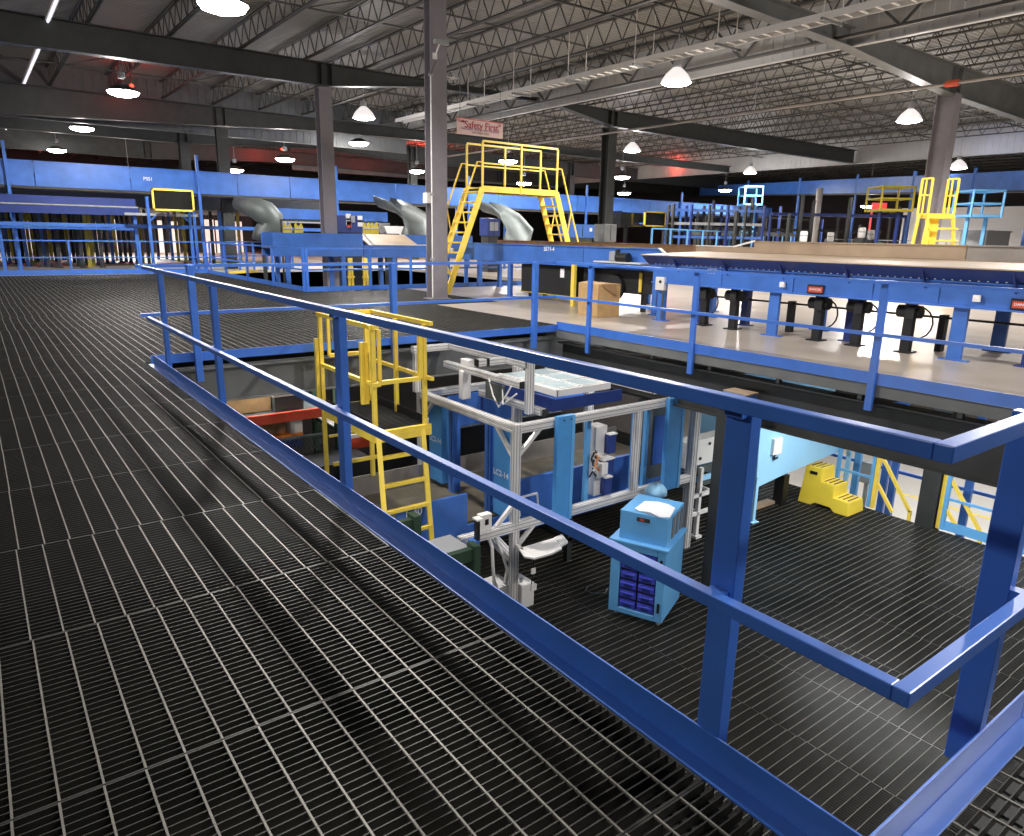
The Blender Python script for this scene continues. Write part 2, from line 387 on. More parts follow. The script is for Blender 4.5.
curtain('ceiling_curtain', (-22, 31), (15.8, 31), 5.15, 6.94, 'ribbed sheet metal band across the left rear bay', m='gsteel')  # darker grey stands in for the dim light on this band
curtain('ceiling_curtain', (15.8, 46), (38, 46), 5.3, 6.94, 'ribbed sheet metal band across the far middle bay', m='gsteel')  # same sheet metal, darkened by colour to look less lit
mb = MB().bar((15.2, -6, ZT), (15.2, 33, ZT), .14, .06).bar((15.2, -6, 5.95), (15.2, 33, 5.95), .14, .06)
y = -6
while y < 32: mb.bar((15.2, y, 5.95), (15.2, y + 1, ZT), .05).bar((15.2, y + 1, ZT), (15.2, y + 2, 5.95), .05); y += 2
struct(mb.build('ceiling_joist_girder', 'joist'))
struct(MB().box(-26, 62, -5.5, 62, 62.2, 7).build('wall_back', 'unlit'), 'dim far wall at the back of the hall')
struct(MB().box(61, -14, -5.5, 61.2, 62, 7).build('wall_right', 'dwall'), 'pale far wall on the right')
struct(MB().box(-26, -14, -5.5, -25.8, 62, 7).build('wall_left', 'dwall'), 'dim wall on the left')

# ------------------------------------------------------------------ lamps
def atd(px, py, d):
    return CP + (r2 * ((px - 512) / FPX) - u2 * ((py - 418) / FPX) + fw) * d
LAMPS = [
 (223, 5, 5.2, 'biggest glowing high-bay lamp, high above the left walkway, top of the first row', 'd'),
 (123, 92, 5.2, 'glowing high-bay lamp under a red-lit joist, second in the row above the left deck', 'd'),
 (82, 128, 5.2, 'glowing high-bay lamp between the two left girders, third in the row above the left deck', 'd'),
 (57, 150, 5.2, 'glowing high-bay lamp just above the elevated blue conveyor at far left', 'd'),
 (285, 159, 4.6, 'small flat glowing lamp above the elevated conveyor, just left of the second column', 'd'),
 (235, 170, 4.4, 'small flat glowing lamp just above the blue conveyor, right of the thin dark column', 'd'),
 (364, 118, 5.2, 'bell-shaped lamp with a visible grey hood, right of the second column', 'h'),
 (359, 143, 5.2, 'flat glowing lamp below the grey bell-shaped lamp, right of the second column', 'd'),
 (417, 171, 4.8, 'small glowing lamp left beside the nearest grey column', 'd'),
 (508, 161, 4.6, 'glowing lamp seen through the railing of the yellow crossover stairs, upper one', 'd'),
 (524, 183, 4.2, 'glowing lamp seen through the railing of the yellow crossover stairs, lower one', 'd'),
 (676, 83, 5.2, 'large white bell-shaped lamp hanging below the long cable tray', 'h'),
 (632, 151, 5.2, 'small bell-shaped lamp right of the distant dark column', 'h'),
 (622, 177, 4.6, 'small glowing lamp above the blue conveyor, under the small bell-shaped lamp', 'd'),
 (624, 193, 4.2, 'smallest glowing lamp in front of the blue conveyor, right of the dark column', 'd'),
 (750, 173, 5.2, 'bell-shaped lamp under the far ribbed band, above the blue cage platform', 'h'),
 (725, 190, 4.6, 'small glowing lamp left of the blue cage platform', 'd'),
 (909, 121, 5.2, 'bright white bell-shaped lamp beside the right-hand column', 'h'),
 (958, 168, 4.8, 'dim grey bell-shaped lamp behind the right-hand column', 'h'),
 (868, 206, 3.6, 'small glowing lamp beside the red panel at the right', 'd'),
 (131, 191, 3.4, 'tiny glowing lamp below the elevated conveyor, left of the yellow-framed mirror', 'd'),
]
def make_lamp(p, label, kind, sc_=1.0):
    t = thing('high_bay_lamp', label, 'lamp', p, 'high-bay lamps')
    R = .37 * sc_; o = (p.x, p.y, p.z); bd = .06 if kind == 'h' else .13; R *= 1.0 if kind == 'h' else 1.15
    hood = MB().lathe([(.05, .20), (.12, .19), (R * .75, .10), (R, .0), (R * .985, .0), (R * .7, .08), (.05, .17)] if kind == 'd' else [(.05, .36), (.10, .35), (.16, .30), (R * .72, .20), (R * .92, .09), (R, .0), (R * .985, .0), (R * .9, .085), (R * .7, .18), (.14, .28), (.05, .34)], 24, o)
    part('reflector', hood, 'shade' if kind == 'h' else 'steel', t, smooth=True)
    part('lens', MB().lathe([(.001, -bd), (R * .5, -bd * .9), (R * .85, -bd * .55), (R * .98, .0), (R * .98, .006), (.001, .01)], 24, o), 'lamp', t, smooth=True)
    part('ballast', MB().lathe([(.001, .52), (.09, .52), (.10, .50), (.10, .38), (.07, .35), (.001, .35)], 16, o), 'gray', t)
    part('hanger', MB().tube([(p.x, p.y, p.z + .5), (p.x, p.y, 6.3)], .012, 6), 'gray', t)
    return t
lamp_pts = []
for px, py, z, lab, kind in LAMPS:
    p = at(px, py, 2, z)
    d = (p - CP).dot(fw)
    make_lamp(p, lab, kind); lamp_pts.append(p)
def light(kind, loc, energy, col=(1, .955, .925), size=.6, rot=None, name='lamp_light', spot=None):
    l = bpy.data.lights.new(name, kind); l.energy = energy; l.color = col
    if kind == 'AREA': l.shape = 'DISK'; l.size = size
    else: l.shadow_soft_size = size / 2
    if kind == 'SPOT': l.spot_size = math.radians(168); l.spot_blend = .35
    o = bpy.data.objects.new(name, l); C.objects.link(o); o.location = loc
    if rot: o.rotation_euler = rot
    return o
PW = 1250
for k, p in enumerate(lamp_pts):
    e_ = PW * (.45 if k in (9, 10) else 1); light('SPOT', (p.x, p.y, p.z - .20), e_, size=.3); light('POINT', (p.x, p.y, p.z - .24), e_ * .17, size=.3)
# unseen lamps outside the frame: continued rows plus fill added for rails, deck, ceiling
for x, y in ((2.6, 7.2), (-7, 14.5), (-7, 26), (15.5, 4.5), (22, 3), (24, 12), (2.5, -4.5), (-7, 2), (6.0, -1.2)):
    light('SPOT', (x, y, 5.04), PW * (.32 if y < 3 and x < 5 else .5 if x < -6 else 1), size=.3); light('POINT', (x, y, 5.0), PW * .14, size=.3)
# red beacons in the far bays
RED = [((128, 52), 5.9, 'red beacon on a joist end behind the second left lamp', 24), ((150, 142), 5.6, 'red beacon in the far left bay', 40), ((282, 150), 5.3, 'red beacon behind the second column', 42), ((672, 147), 6.1, 'red beacon shining on the ribbed band at right', 36), ((420, 150), 5.8, 'red beacon left of the nearest column', 45), ((40, 150), 5.7, 'red beacon at far left', 45)]
for (px, py), z, lab, d in RED:
    p = atd(px, py, d); p.z = min(p.z, 6.15)
    if px == 672: p = at(px, py, 0, 37.6); p.z = 6.2
    t = thing('red_beacon', lab, 'beacon', p)
    part('dome', MB().lathe([(.001, .10), (.05, .085), (.07, .04), (.07, 0), (.001, 0)], 12, p), 'redglow', t, smooth=True)
    part('stem', MB().tube([(p.x, p.y, p.z + .09), (p.x, p.y, 6.95)], .02, 6), 'black', t)
    light('POINT', (p.x, p.y - .2, p.z + .1), 60 if px == 672 else (300 if d > 30 else 40), (1, .06, .03), .2)

# ------------------------------------------------------------------ cable tray, pipe, sign, camera
def tray():
    x = 12.6; z = 5.65; t = thing('cable_tray', 'long white cable tray hung on rods along the ribbed band', 'cable tray', (x, 12, z))
    mb = MB().box(x - .01, -4, z, x + .0, 26, z + .13).box(x + .36, -4, z, x + .37, 26, z + .13)
    part('side_rail', mb, 'white', t)
    y = -3.9
    while y < 25.9: part('rung', MB().box(x, y, z + .02, x + .36, y + .04, z + .04), 'white', t); y += .3
    for y in (5.6, 8.1, 10.6, 13.1, 15.6, 18.1, 20.6, 23.1):
        h = part('trapeze_hanger', MB().box(x - .2, y, z - .05, x + .55, y + .05, z - .005), 'gsteel', t)
        MB().tube([(x - .15, y + .025, z - .06), (x - .15, y + .025, 6.85)], .012, 6).tube([(x + .5, y + .025, z - .06), (x + .5, y + .025, 6.85)], .012, 6).build('rod', 'white', h)
tray()
t = thing('sprinkler_pipe', 'pale sprinkler pipe with a red coupling by the right-hand column', 'pipe', (18.5, 9, 5.3))
part('pipe', MB().tube([(18.7, -4, 5.3), (18.7, 34, 5.3)], .04, 10), 'tansteel', t)
part('coupling', MB().tube([(18.7, 8.15, 5.3), (18.7, 8.45, 5.3)], .08, 12), 'red', t)
part('hanger', MB().tube([(18.7, 14, 5.35), (18.7, 14, 6.3)], .012, 6).tube([(18.7, 6, 5.35), (18.7, 6, 6.3)], .012, 6), 'gray', t)
# safety sign
p0 = at(457, 118, 1, 17.2); p1 = at(503, 124.5, 1, 17.2); zt = p0.z; zb = at(457, 133.5, 1, 17.2).z
t = thing('hanging_sign', 'pink-white hanging safety sign above the yellow crossover stairs', 'sign', (p0.x, 17.2, zb))
part('board', MB().box(p0.x, 17.2, zb, p1.x, 17.22, zt), 'sign', t)
part('frame', MB().box(p0.x - .02, 17.21, zt, p1.x + .02, 17.23, zt + .03), 'red', t)
part('chain', MB().tube([(p0.x + .1, 17.21, zt), (p0.x + .1, 17.21, 6.3)], .008, 5).tube([(p1.x - .1, 17.21, zt), (p1.x - .1, 17.21, 6.3)], .008, 5), 'gsteel', t)
w = p1.x - p0.x; cx = (p0.x + p1.x) / 2
text('headline', '"Safety First"', w * .165, (cx + .04, 17.195, zt - (zt - zb) * .34), FY, 'ink_red', t)
text('small_print', 'THE SAFEST WAY TO DO THE JOB IS', w * .050, (cx, 17.195, zt - (zt - zb) * .62), FY, 'ink_blue', t)
text('last_line', 'THE ONLY WAY', w * .052, (cx, 17.195, zt - (zt - zb) * .82), FY, 'ink_olive', t)
text('corner_line', 'Think', w * .07, (p0.x + w * .09, 17.195, zt - (zt - zb) * .16), FY, 'ink_red', t)
# security camera on the nearest column (front face y=13.685)
yF = 13.68
a = at(440, 42, 1, yF - .2)
t = thing('security_camera', 'grey security camera on a bracket on the nearest column', 'camera', (a.x, yF, a.z))
Rz = Matrix.Rotation(math.radians(-8), 3, 'Z')
part('housing', MB().box(-.13, -.05, -.045, .19, .05, .045, Rz, a), 'gray', t, bevel=.008)
part('lens', MB().tube([a + Rz @ Vector((.19, 0, 0)), a + Rz @ Vector((.21, 0, 0))], .034, 12), 'black', t)
b = at(435, 56, 1, yF - .02)
part('bracket', MB().tube([a + Vector((-.02, 0, -.05)), (a.x - .03, yF - .12, b.z + .08), (b.x, yF - .02, b.z)], .016, 8).box(b.x - .05, yF - .03, b.z - .06, b.x + .05, yF - .002, b.z + .06), 'white', t)
a = at(430, 75, 1, yF); a2 = at(431, 290, 1, yF)
t = thing('conduit', 'thin pale conduit running down the face of the nearest column', 'conduit', (a.x, yF, 0))
part('pipe', MB().tube([(a.x, yF - .025, .05), (a.x, yF - .025, a.z)], .014, 8), 'white', t)
mb = MB()
for z in (.9, 2.3, a.z): mb.box(a.x - .05, yF - .045, z - .02, a.x + .05, yF - .002, z + .02)
part('clamp', mb, 'gray', t)
part('cable', MB().tube([(a.x, yF - .02, a.z), (a.x + .12, yF - .02, a.z + .25), (b.x + .05, yF - .02, b.z - .05)], .006, 6), 'black', t)
a = at(422, 199, 1, 13.9)
t = tag(MB().box(6.82, 13.70, a.z - .09, 6.95, 13.86, a.z + .13).build('junction_box', 'white', bevel=.006), 'small white junction box low on the left side of the nearest column', 'junction box')
a = at(453, 78, 1, 14.05)
t = thing('ring_speaker', 'round ring-shaped fixture on the right side of the nearest column', 'fixture', (a.x, 14.05, a.z))
ring = [(a.x + .14 * math.cos(q * PI / 12), 14.05, a.z + .14 * math.sin(q * PI / 12)) for q in range(25)]
part('ring', MB().tube(ring, .009, 6), 'gray', t); part('hub', MB().tube([(a.x, 14.0, a.z), (a.x, 14.1, a.z)], .03, 10).tube([(a.x - .2, 14.05, a.z), (a.x + .13, 14.05, a.z)], .008, 6), 'white', t)
# thin lit conduits at far left of the roof, their reflection added as glow
for i, (q0, q1) in enumerate((((59, 0), (42, 31)), ((41, 45), (22, 88)), ((11, 116), (5, 133)))):
    a = at(*q0, 2, 6.2); b = at(*q1, 2, 6.2)
    x = (a.x + b.x) / 2; t = thing('glowing_conduit', ('long conduit with painted glow at the top left edge of the roof', 'conduit with painted glow below the first left girder', 'short conduit with painted glow below the second left girder')[i], 'strip light', (x, a.y, 6.2), 'glowing conduits')
    part('housing', MB().box(x - .06, a.y, 6.215, x + .06, b.y, 6.30), 'white', t)
    part('glow_strip', MB().tube([(x, a.y + .05, 6.2), (x, b.y - .05, 6.2)], .03, 8), 'glintwhite', t)

# ------------------------------------------------------------------ yellow crossover stairs
def stairs(t, x_bot, x_top, y0, y1, z0, z1, n, m='yellow', rail=True):
    """stairs along x with two stringers"""
    for y in (y0, y1): part('stringer', MB().bar((x_bot, y, z0), (x_top, y, z1), .035, .16), m, t)
    for i in range(1, n + 1):
        f = i / (n + .35); x = x_bot + (x_top - x_bot) * f; z = z0 + (z1 - z0) * f
        part('tread', MB().box(x - .09, y0, z - .02, x + .09, y1, z + .02), m, t)
    if rail:
        for y in (y0, y1):
            d = (x_top - x_bot) * .0
            part('hand_rail', MB().tube([(x_bot + (x_top - x_bot) * .12, y, z0 + .12 * (z1 - z0) + .05), (x_bot + (x_top - x_bot) * .10 - .18 * (1 if x_top > x_bot else -1), y, z0 + (z1 - z0) * .15 + .45), (x_top - .16 * (1 if x_top > x_bot else -1), y, z1 + .62), (x_top, y, z1 + .62)], .022, 8).tube([(x_bot + (x_top - x_bot) * .55, y, z0 + (z1 - z0) * .55), (x_bot + (x_top - x_bot) * .55 - .14 * (1 if x_top > x_bot else -1), y, z0 + (z1 - z0) * .55 + .72)], .018, 8), m, t)
X0, X1, Y0, Y1, PZ = 9.2, 11.64, 15.0, 15.72, 2.60
t = thing('crossover_stairs', 'tall yellow crossover stairs bridging the conveyor, right of the nearest column', 'stairs', ((X0 + X1) / 2, 15.3, 0))
part('platform', MB().box(X0, Y0, PZ - .06, X1, Y1, PZ), 'black', t)
part('toe_plate', MB().box(X0, Y0 - .01, PZ - .09, X1, Y0, PZ + .06).box(X0, Y1, PZ - .09, X1, Y1 + .01, PZ + .06), 'yellow', t)
for y in (Y0, Y1):
    part('guard_rail', MB().bar((X0, y, PZ + 1.12), (X1, y, PZ + 1.12), .045).bar((X0, y, PZ + .60), (X1, y, PZ + .60), .035), 'yellow', t)
    for x in (X0, (X0 + X1) / 2, X1): part('rail_post', MB().bar((x, y, PZ - .1), (x, y, PZ + 1.1), .045), 'yellow', t)
stairs(t, X0 - 1.05, X0, Y0, Y1, 0, PZ, 10)
stairs(t, X1 + .95, X1, Y0, Y1, 0, PZ, 10)

# ------------------------------------------------------------------ conveyors
def leg(mb, x, y, z0, z1, w=.12, d=.08):
    return mb.box(x - w / 2, y - d / 2, z0, x + w / 2, y + d / 2, z1).box(x - w * .8, y - d, z0, x + w * .8, y + d, z0 + .015)
# elevated conveyor along the back
t = thing('elevated_conveyor', 'long elevated blue conveyor across the back of the hall', 'conveyor', (0, 28.3, 0))
for k, (xa, xb) in enumerate([(-16, -9), (-9, -3.5), (-3.5, .62), (.62, 3.4), (3.4, 7.0), (7.0, 9.0), (9.0, 13.6), (13.6, 19), (19, 24), (24, 29.4), (29.4, 35), (35, 41)]):
    part('side_panel', MB().box(xa + .012, 28.0, 2.74, xb - .012, 28.03, 3.52).box(xa + .012, 27.96, 3.49, xb - .012, 28.0, 3.52), 'cblue', t)
part('far_side', MB().box(-16, 28.9, 2.74, 41, 28.93, 3.52), 'cblue', t)
part('belt', MB().box(-16, 28.03, 3.1, 41, 28.9, 3.14), 'belt', t)
part('bottom_frame', MB().box(-16, 28.0, 2.66, 41, 28.93, 2.73), 'steel', t)
for x in (-6.2, -.1, 5.6, 10.9, 17.3, 24.6, 32):
    part('upright', MB().bar((x, 27.94, -.02), (x, 27.94, 4.05), .09), 'cblue', t); part('upright', MB().bar((x, 28.98, -.02), (x, 28.98, 2.7), .09), 'cblue', t)
text('lettering', 'PSS1', .16, (at(148, 179, 1, 27.98).x, 27.985, at(148, 179, 1, 27.98).z), FY, 'ink_white', t)
# secondary conveyors below it at the left
t = thing('low_conveyor', 'darker blue conveyor slung beneath the elevated one at far left', 'conveyor', (-4, 27, 0))
part('side_panel', MB().box(-12, 27.2, 1.88, 3.42, 27.23, 2.12), 'dblue', t)
part('upper_panel', MB().box(-12, 27.65, 2.2, 3.42, 27.7, 2.44), 'dblue', t)
part('belt', MB().box(-12, 27.23, 2.14, 3.42, 27.65, 2.18), 'gray', t)
part('lower_rail', MB().box(-12, 27.15, 1.48, 12, 27.22, 1.60).box(-12, 27.6, 1.40, 3.4, 27.66, 1.47), 'cblue', t)
for x in (-2.9, -.55, 3.3):
    part('leg', MB().bar((x, 27.4, -.03), (x, 27.4, 1.9), .1), 'cblue', t)
t = thing('low_conveyor', 'blue conveyor beam behind the steel chute, left of the second column', 'conveyor', (11, 28, 0))
part('side_panel', MB().box(8.3, 28.6, 1.95, 13.5, 28.63, 2.35), 'cblue', t)
part('hood', MB().box(8.3, 28.4, 1.80, 13.5, 28.6, 1.9), 'gray', t)
part('leg', MB().bar((9.0, 28.5, -.03), (9.0, 28.5, 1.95), .1).bar((12.4, 28.5, -.03), (12.4, 28.5, 1.95), .1), 'cblue', t)
# steel catwalk shelf left of mirror
t = thing('support_gantry', 'blue two-post gantry carrying the yellow-framed mirror', 'gantry', (4.2, 26.7, 0))
for x in (3.62, 4.92): part('post', MB().bar((x, 26.75, -.03), (x, 26.75, 2.5), .09), 'cblue', t)
part('cross_beam', MB().bar((2.9, 26.75, 1.93), (5.2, 26.75, 1.93), .08), 'gray', t)
part('brace', MB().bar((3.62, 26.75, 1.7), (3.85, 26.75, 1.9), .05), 'cblue', t); part('brace', MB().bar((4.92, 26.75, 1.7), (4.7, 26.75, 1.9), .05), 'cblue', t)
def mirror(x0, x1, y, z0, z1, label):
    t = thing('framed_mirror', label, 'mirror', ((x0 + x1) / 2, y, z0))
    part('glass', MB().box(x0 + .05, y, z0 + .05, x1 - .05, y + .03, z1 - .05), 'screen', t)
    part('frame', MB().box(x0, y - .02, z0, x1, y + .05, z0 + .06).box(x0, y - .02, z1 - .06, x1, y + .05, z1).box(x0, y - .02, z0, x0 + .06, y + .05, z1).box(x1 - .06, y - .02, z0, x1, y + .05, z1), 'yellow', t)
    part('stay', MB().box(x0 + .1, y + .05, z0 + .1, x0 + .2, y + .4, z0 + .16).box(x1 - .2, y + .05, z0 + .1, x1 - .1, y + .4, z0 + .16), 'cblue', t)
mirror(3.68, 4.98, 26.2, 2.05, 2.76, 'dark rectangular mirror in a yellow frame on the blue gantry at left')
a = at(645, 211, 1, 23); b = at(665, 227, 1, 23); mirror(a.x, b.x, 23, b.z, a.z, 'small dark mirror with a yellow frame right of the distant dark column')
a = at(622, 212, 1, 23.4); b = at(642, 227, 1, 23.4)
tag(MB().box(a.x, 23.4, b.z, b.x, 24.2, a.z).box(a.x - .05, 23.38, b.z - .05, a.x, 24.2, a.z + .05).box((a.x + b.x) / 2 - .06, 23.7, 0, (a.x + b.x) / 2 + .06, 23.85, b.z).build('dark_cabinet', 'screen'), 'dark boxy screen left of the small yellow-framed mirror', 'screen')
# conveyor along x at y = 20, left of the nearest column
t = thing('transfer_conveyor', 'blue conveyor with a tan chute mouth, left of the nearest column', 'conveyor', (8, 20.3, 0))
part('side_panel', MB().box(5.5, 20.0, .76, 8.24, 20.03, 1.42), 'cblue', t)
part('side_panel', MB().box(8.26, 20.0, .72, 12.9, 20.03, 1.10), 'cblue', t)
part('end_flange', MB().prism([(8.24, 1.43), (8.56, 1.09), (8.60, 1.12), (8.28, 1.45)], 1, 19.98, 20.03).prism([(9.98, 1.43), (10.36, 1.09), (10.40, 1.12), (10.02, 1.45)], 1, 20.9, 20.96).box(8.56, 19.97, 1.095, 12.9, 20.03, 1.12), 'white', t)
part('chute_bed', MB().prism([(20.03, 1.08), (21.0, 1.42), (21.0, 1.38), (20.03, 1.03)], 0, 8.5, 10.2), 'tan', t)
part('far_side', MB().box(5.5, 21.0, .76, 12.9, 21.03, 1.42), 'cblue', t)
part('belt', MB().box(5.5, 20.03, .98, 12.9, 21.0, 1.02), 'belt', t)
for x in (5.9, 7.6, 9.3, 11.2, 12.6): [part('leg', leg(MB(), x, yy, -3.1, .76), 'cblue', t) for yy in (20.06, 20.95)]
# main conveyor along y, under the crossover stairs
t = thing('main_conveyor', 'blue conveyor passing under the yellow crossover stairs', 'conveyor', (9.8, 12, 0))
part('side_panel', MB().box(9.0, 8.76, .83, 9.03, 10.9, 1.25).box(9.0, 10.92, .83, 9.03, 16.7, 1.25).box(8.97, 8.76, 1.235, 9.03, 16.7, 1.26), 'cblue', t)
part('far_side', MB().box(10.9, 8.76, .83, 10.93, 16.7, 1.315).box(10.87, 8.76, 1.305, 10.95, 16.7, 1.325), 'brown', t)
part('belt', MB().box(9.03, 8.76, 1.1, 10.9, 16.7, 1.14), 'brown', t)
part('end_flange', MB().prism([(8.60, 1.17), (8.66, 1.17), (8.82, 1.27), (8.76, 1.27)], 0, 8.96, 9.0), 'white', t)
for y in (8.9, 10.72, 13.6, 16.5):
    for x in (9.08, 10.85): part('leg', leg(MB(), x, y, 0, .83, .08, .12), 'cblue', t)
text('lettering', 'SST1-4', .13, (8.995, 12.05, 1.17), FX, 'ink_white', t)
part('sensor', MB().box(8.93, 16.0, .98, 9.0, 16.1, 1.1), 'white', t, bevel=.006)
# drive unit between the two conveyors
t = thing('drive_motor', 'black and silver drive motor on the conveyor side above the cardboard box', 'motor', (8.9, 9.7, .95))
part('bracket', MB().box(8.72, 9.0, .96, 9.0, 10.3, .985), 'alu', t)
part('motor_body', MB().tube([(8.85, 9.75, 1.07), (8.85, 9.45, 1.07)], .09, 14).tube([(8.85, 9.75, 1.0), (8.85, 9.75, 1.22)], .05, 10), 'black', t)
part('gearbox', MB().box(8.78, 9.76, .99, 8.94, 9.92, 1.18), 'gray', t, bevel=.01)
# black motor cabinets underneath
t = thing('control_cabinet', 'wide black control cabinet with white notices under the conveyor', 'cabinet', (9.2, 12.4, 0))
part('body', MB().box(9.15, 11.3, .16, 9.9, 13.25, .82), 'black', t, bevel=.01)
for y in (11.5, 13.0): part('foot', MB().box(9.25, y, 0, 9.33, y + .08, .16).box(9.7, y, 0, 9.78, y + .08, .16), 'black', t)
for y in (11.68, 12.62): part('notice', MB().box(9.142, y, .56, 9.15, y + .13, .76).box(9.14, y + .03, .60, 9.142, y + .10, .70), 'paper', t)
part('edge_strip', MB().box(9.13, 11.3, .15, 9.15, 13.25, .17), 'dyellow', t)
t = thing('control_cabinet', 'black drive guard with a round housing right behind the cardboard box', 'cabinet', (9.2, 10.1, 0))
part('body', MB().box(9.2, 9.35, .35, 9.9, 11.1, .82), 'black', t, bevel=.01)
part('round_housing', MB().tube([(9.12, 10.1, .45), (9.2, 10.1, .45)], .26, 20), 'rubber', t)
part('foot', MB().box(9.3, 9.4, 0, 9.38, 9.48, .35).box(9.3, 10.9, 0, 9.38, 10.98, .35).box(9.7, 9.4, 0, 9.78, 9.48, .35), 'black', t)
part('marker_strip', MB().box(9.18, 9.38, .4, 9.2, 9.45, .78), 'yellow', t)
t = tag(MB().box(8.86, 11.02, .36, 8.93, 11.12, .92).box(8.86, 11.02, .0, 8.93, 11.12, .36).build('marker_post', 'yellow'), 'yellow and blue marker post between the black cabinets', 'post')

# big sorter along y on the right
SX0, SX1 = 8.2, 10.0
t = thing('sorter_conveyor', 'long tan-bedded blue sorter on legs along the right side', 'conveyor', (9, 3, 0))
part('frame_channel', MB().box(8.42, -3, .69, 8.45, 8.4, .985).box(8.38, -3, .67, 8.45, 8.4, .69).box(8.38, -3, .975, 8.45, 8.4, .99), 'cblue', t)
part('far_channel', MB().box(9.9, -3, .69, 9.93, 8.4, 1.2), 'cblue', t)
part('flare_guard', MB().prism([(8.40, .99), (8.19, 1.15), (8.20, 1.165), (8.43, 1.0)], 1, -3, 8.5), 'dblue', t)
y = -2.4
while y < 8.3:
    part('flare_gusset', MB().prism([(8.40, .985), (8.41, .88), (8.21, 1.145)], 1, y, y + .02), 'dblue', t); y += 1.02
mb = MB(); y = -2.9
while y < 8.3: mb.box(8.374, y, 1.002, 8.384, y + .022, 1.012); y += .1
part('rivet_row', mb, 'alu', t)
part('bed', MB().prism([(8.19, 1.15), (8.19, 1.165), (9.95, 1.225), (9.95, 1.205)], 1, -3, 8.5), 'tan', t)
part('back_guard', MB().box(9.95, 3.92, 1.20, 9.975, 7.42, 1.425).box(9.93, 3.92, 1.41, 9.98, 7.42, 1.43), 'tan', t)
part('back_guard', MB().box(9.95, 7.42, 1.20, 9.975, 8.72, 1.32), 'tan', t)
part('back_guard', MB().box(9.93, -3, 1.20, 9.955, 3.90, 1.425).box(9.9, -3, 1.41, 9.96, 3.90, 1.43), 'tansteel', t)
part('white_flange', MB().bar((9.94, 7.85, 1.32), (9.94, 7.40, 1.43), .02, .03).box(9.93, 7.8, 1.315, 9.985, 8.72, 1.33), 'white', t)
for y in (-.9, .55, 1.55, 2.2, 3.55, 4.4, 5.6, 6.9): part('channel_stiffener', MB().box(8.405, y, .69, 8.42, y + .05, .975), 'cblue', t)
for y in (3.28, .7, 5.92, 8.2, -2):
    for x in (8.48, 9.85): part('leg', leg(MB(), x, y, 0, .69, .06, .17), 'cblue', t)
for y, x in ((2.55, 8.75), (4.95, 9.0), (7.6, 8.85), (7.0, 9.3)):
    part('inner_leg', leg(MB(), x, y, 0, .69, .12, .12), 'dblue', t)
text('lettering', 'SSD-7', .12, (8.415, 7.05, .93), FX, 'ink_white', t)
def drive(y, label, x=8.62, ln=.62):
    t = thing('drive_motor', label, 'motor', (x, y, 0), 'drive motors under the sorter')
    part('motor_post', MB().box(x - .05, y - .06, .0, x + .05, y + .06, .66).box(x - .12, y - .10, 0, x + .12, y + .10, .02), 'black', t)
    part('motor_body', MB().tube([(x, y - .14, .55), (x, y + .16, .55)], .085, 14), 'black', t, smooth=False)
    part('terminal_box', MB().box(x - .13, y - .10, .46, x - .05, y + .02, .62), 'rubber', t, bevel=.005)
    pts = [(x - .08, y - .08, .62)] + [(x - .10, y - .14 - .20 * math.cos(q), .42 + .21 * math.sin(q)) for q in [PI * .5 - i * PI / 8 for i in range(10)]]
    part('cable', MB().tube(pts, .011, 6), 'rubber', t)
for y, lab in ((5.25, 'black drive motor under the sorter, left of the middle leg'), (4.65, 'black drive motor with a looped cable under the sorter, beside the red and black plate'), (3.95, 'black drive motor with a looped cable behind the guardrail post'), (6.75, 'black drive motor with a looped cable left of the second blue leg'), (2.2, 'black drive motor beside the rightmost blue sorter leg'), (7.35, 'black drive motor just right of the cardboard box corner leg')):
    drive(y, lab)
t = thing('drive_shaft', 'long thin black shaft running below the sorter frame', 'shaft', (8.9, 4, .45))
part('shaft', MB().tube([(9.15, -2.5, .46), (9.15, 8.0, .46)], .016, 8), 'black', t)
for y in (1.0, 3.7, 6.0): part('bearing', MB().box(9.09, y, 0, 9.21, y + .08, .5), 'black', t)
for y, lab in ((5.10, 'red and black warning plate on the sorter frame, left of the guardrail post'), (2.48, 'red and black warning plate at the right end of the sorter frame')):
    t = thing('warning_plate', lab, 'sign', (8.40, y, .75))
    part('plate', MB().box(8.398, y, .70, 8.405, y + .26, .83), 'black', t)
    part('red_field', MB().box(8.394, y + .02, .72, 8.398, y + .24, .80), 'red', t)
    text('lettering', 'DANGER', .045, (8.392, y + .13, .76), FX, 'ink_white', t)
for y, lab in ((5.72, 'small white sensor on the sorter frame left of the warning plate'), (3.06, 'small white sensor on the sorter frame beside the rightmost leg')):
    tag(MB().box(8.36, y, .76, 8.40, y + .08, .84).box(8.355, y + .02, .78, 8.36, y + .06, .82).build('photo_sensor', 'white', bevel=.004), lab, 'sensor')
t = thing('power_box', 'silver power box on the leg right of the cardboard box', 'box', (8.5, 8.2, .6))
part('body', MB().box(8.36, 8.08, .55, 8.44, 8.28, .78), 'alu', t, bevel=.006); part('conduit', MB().tube([(8.4, 8.12, .55), (8.4, 8.12, .03)], .018, 8), 'galv', t); part('dial', MB().tube([(8.36, 8.16, .7), (8.345, 8.16, .7)], .025, 10), 'black', t)
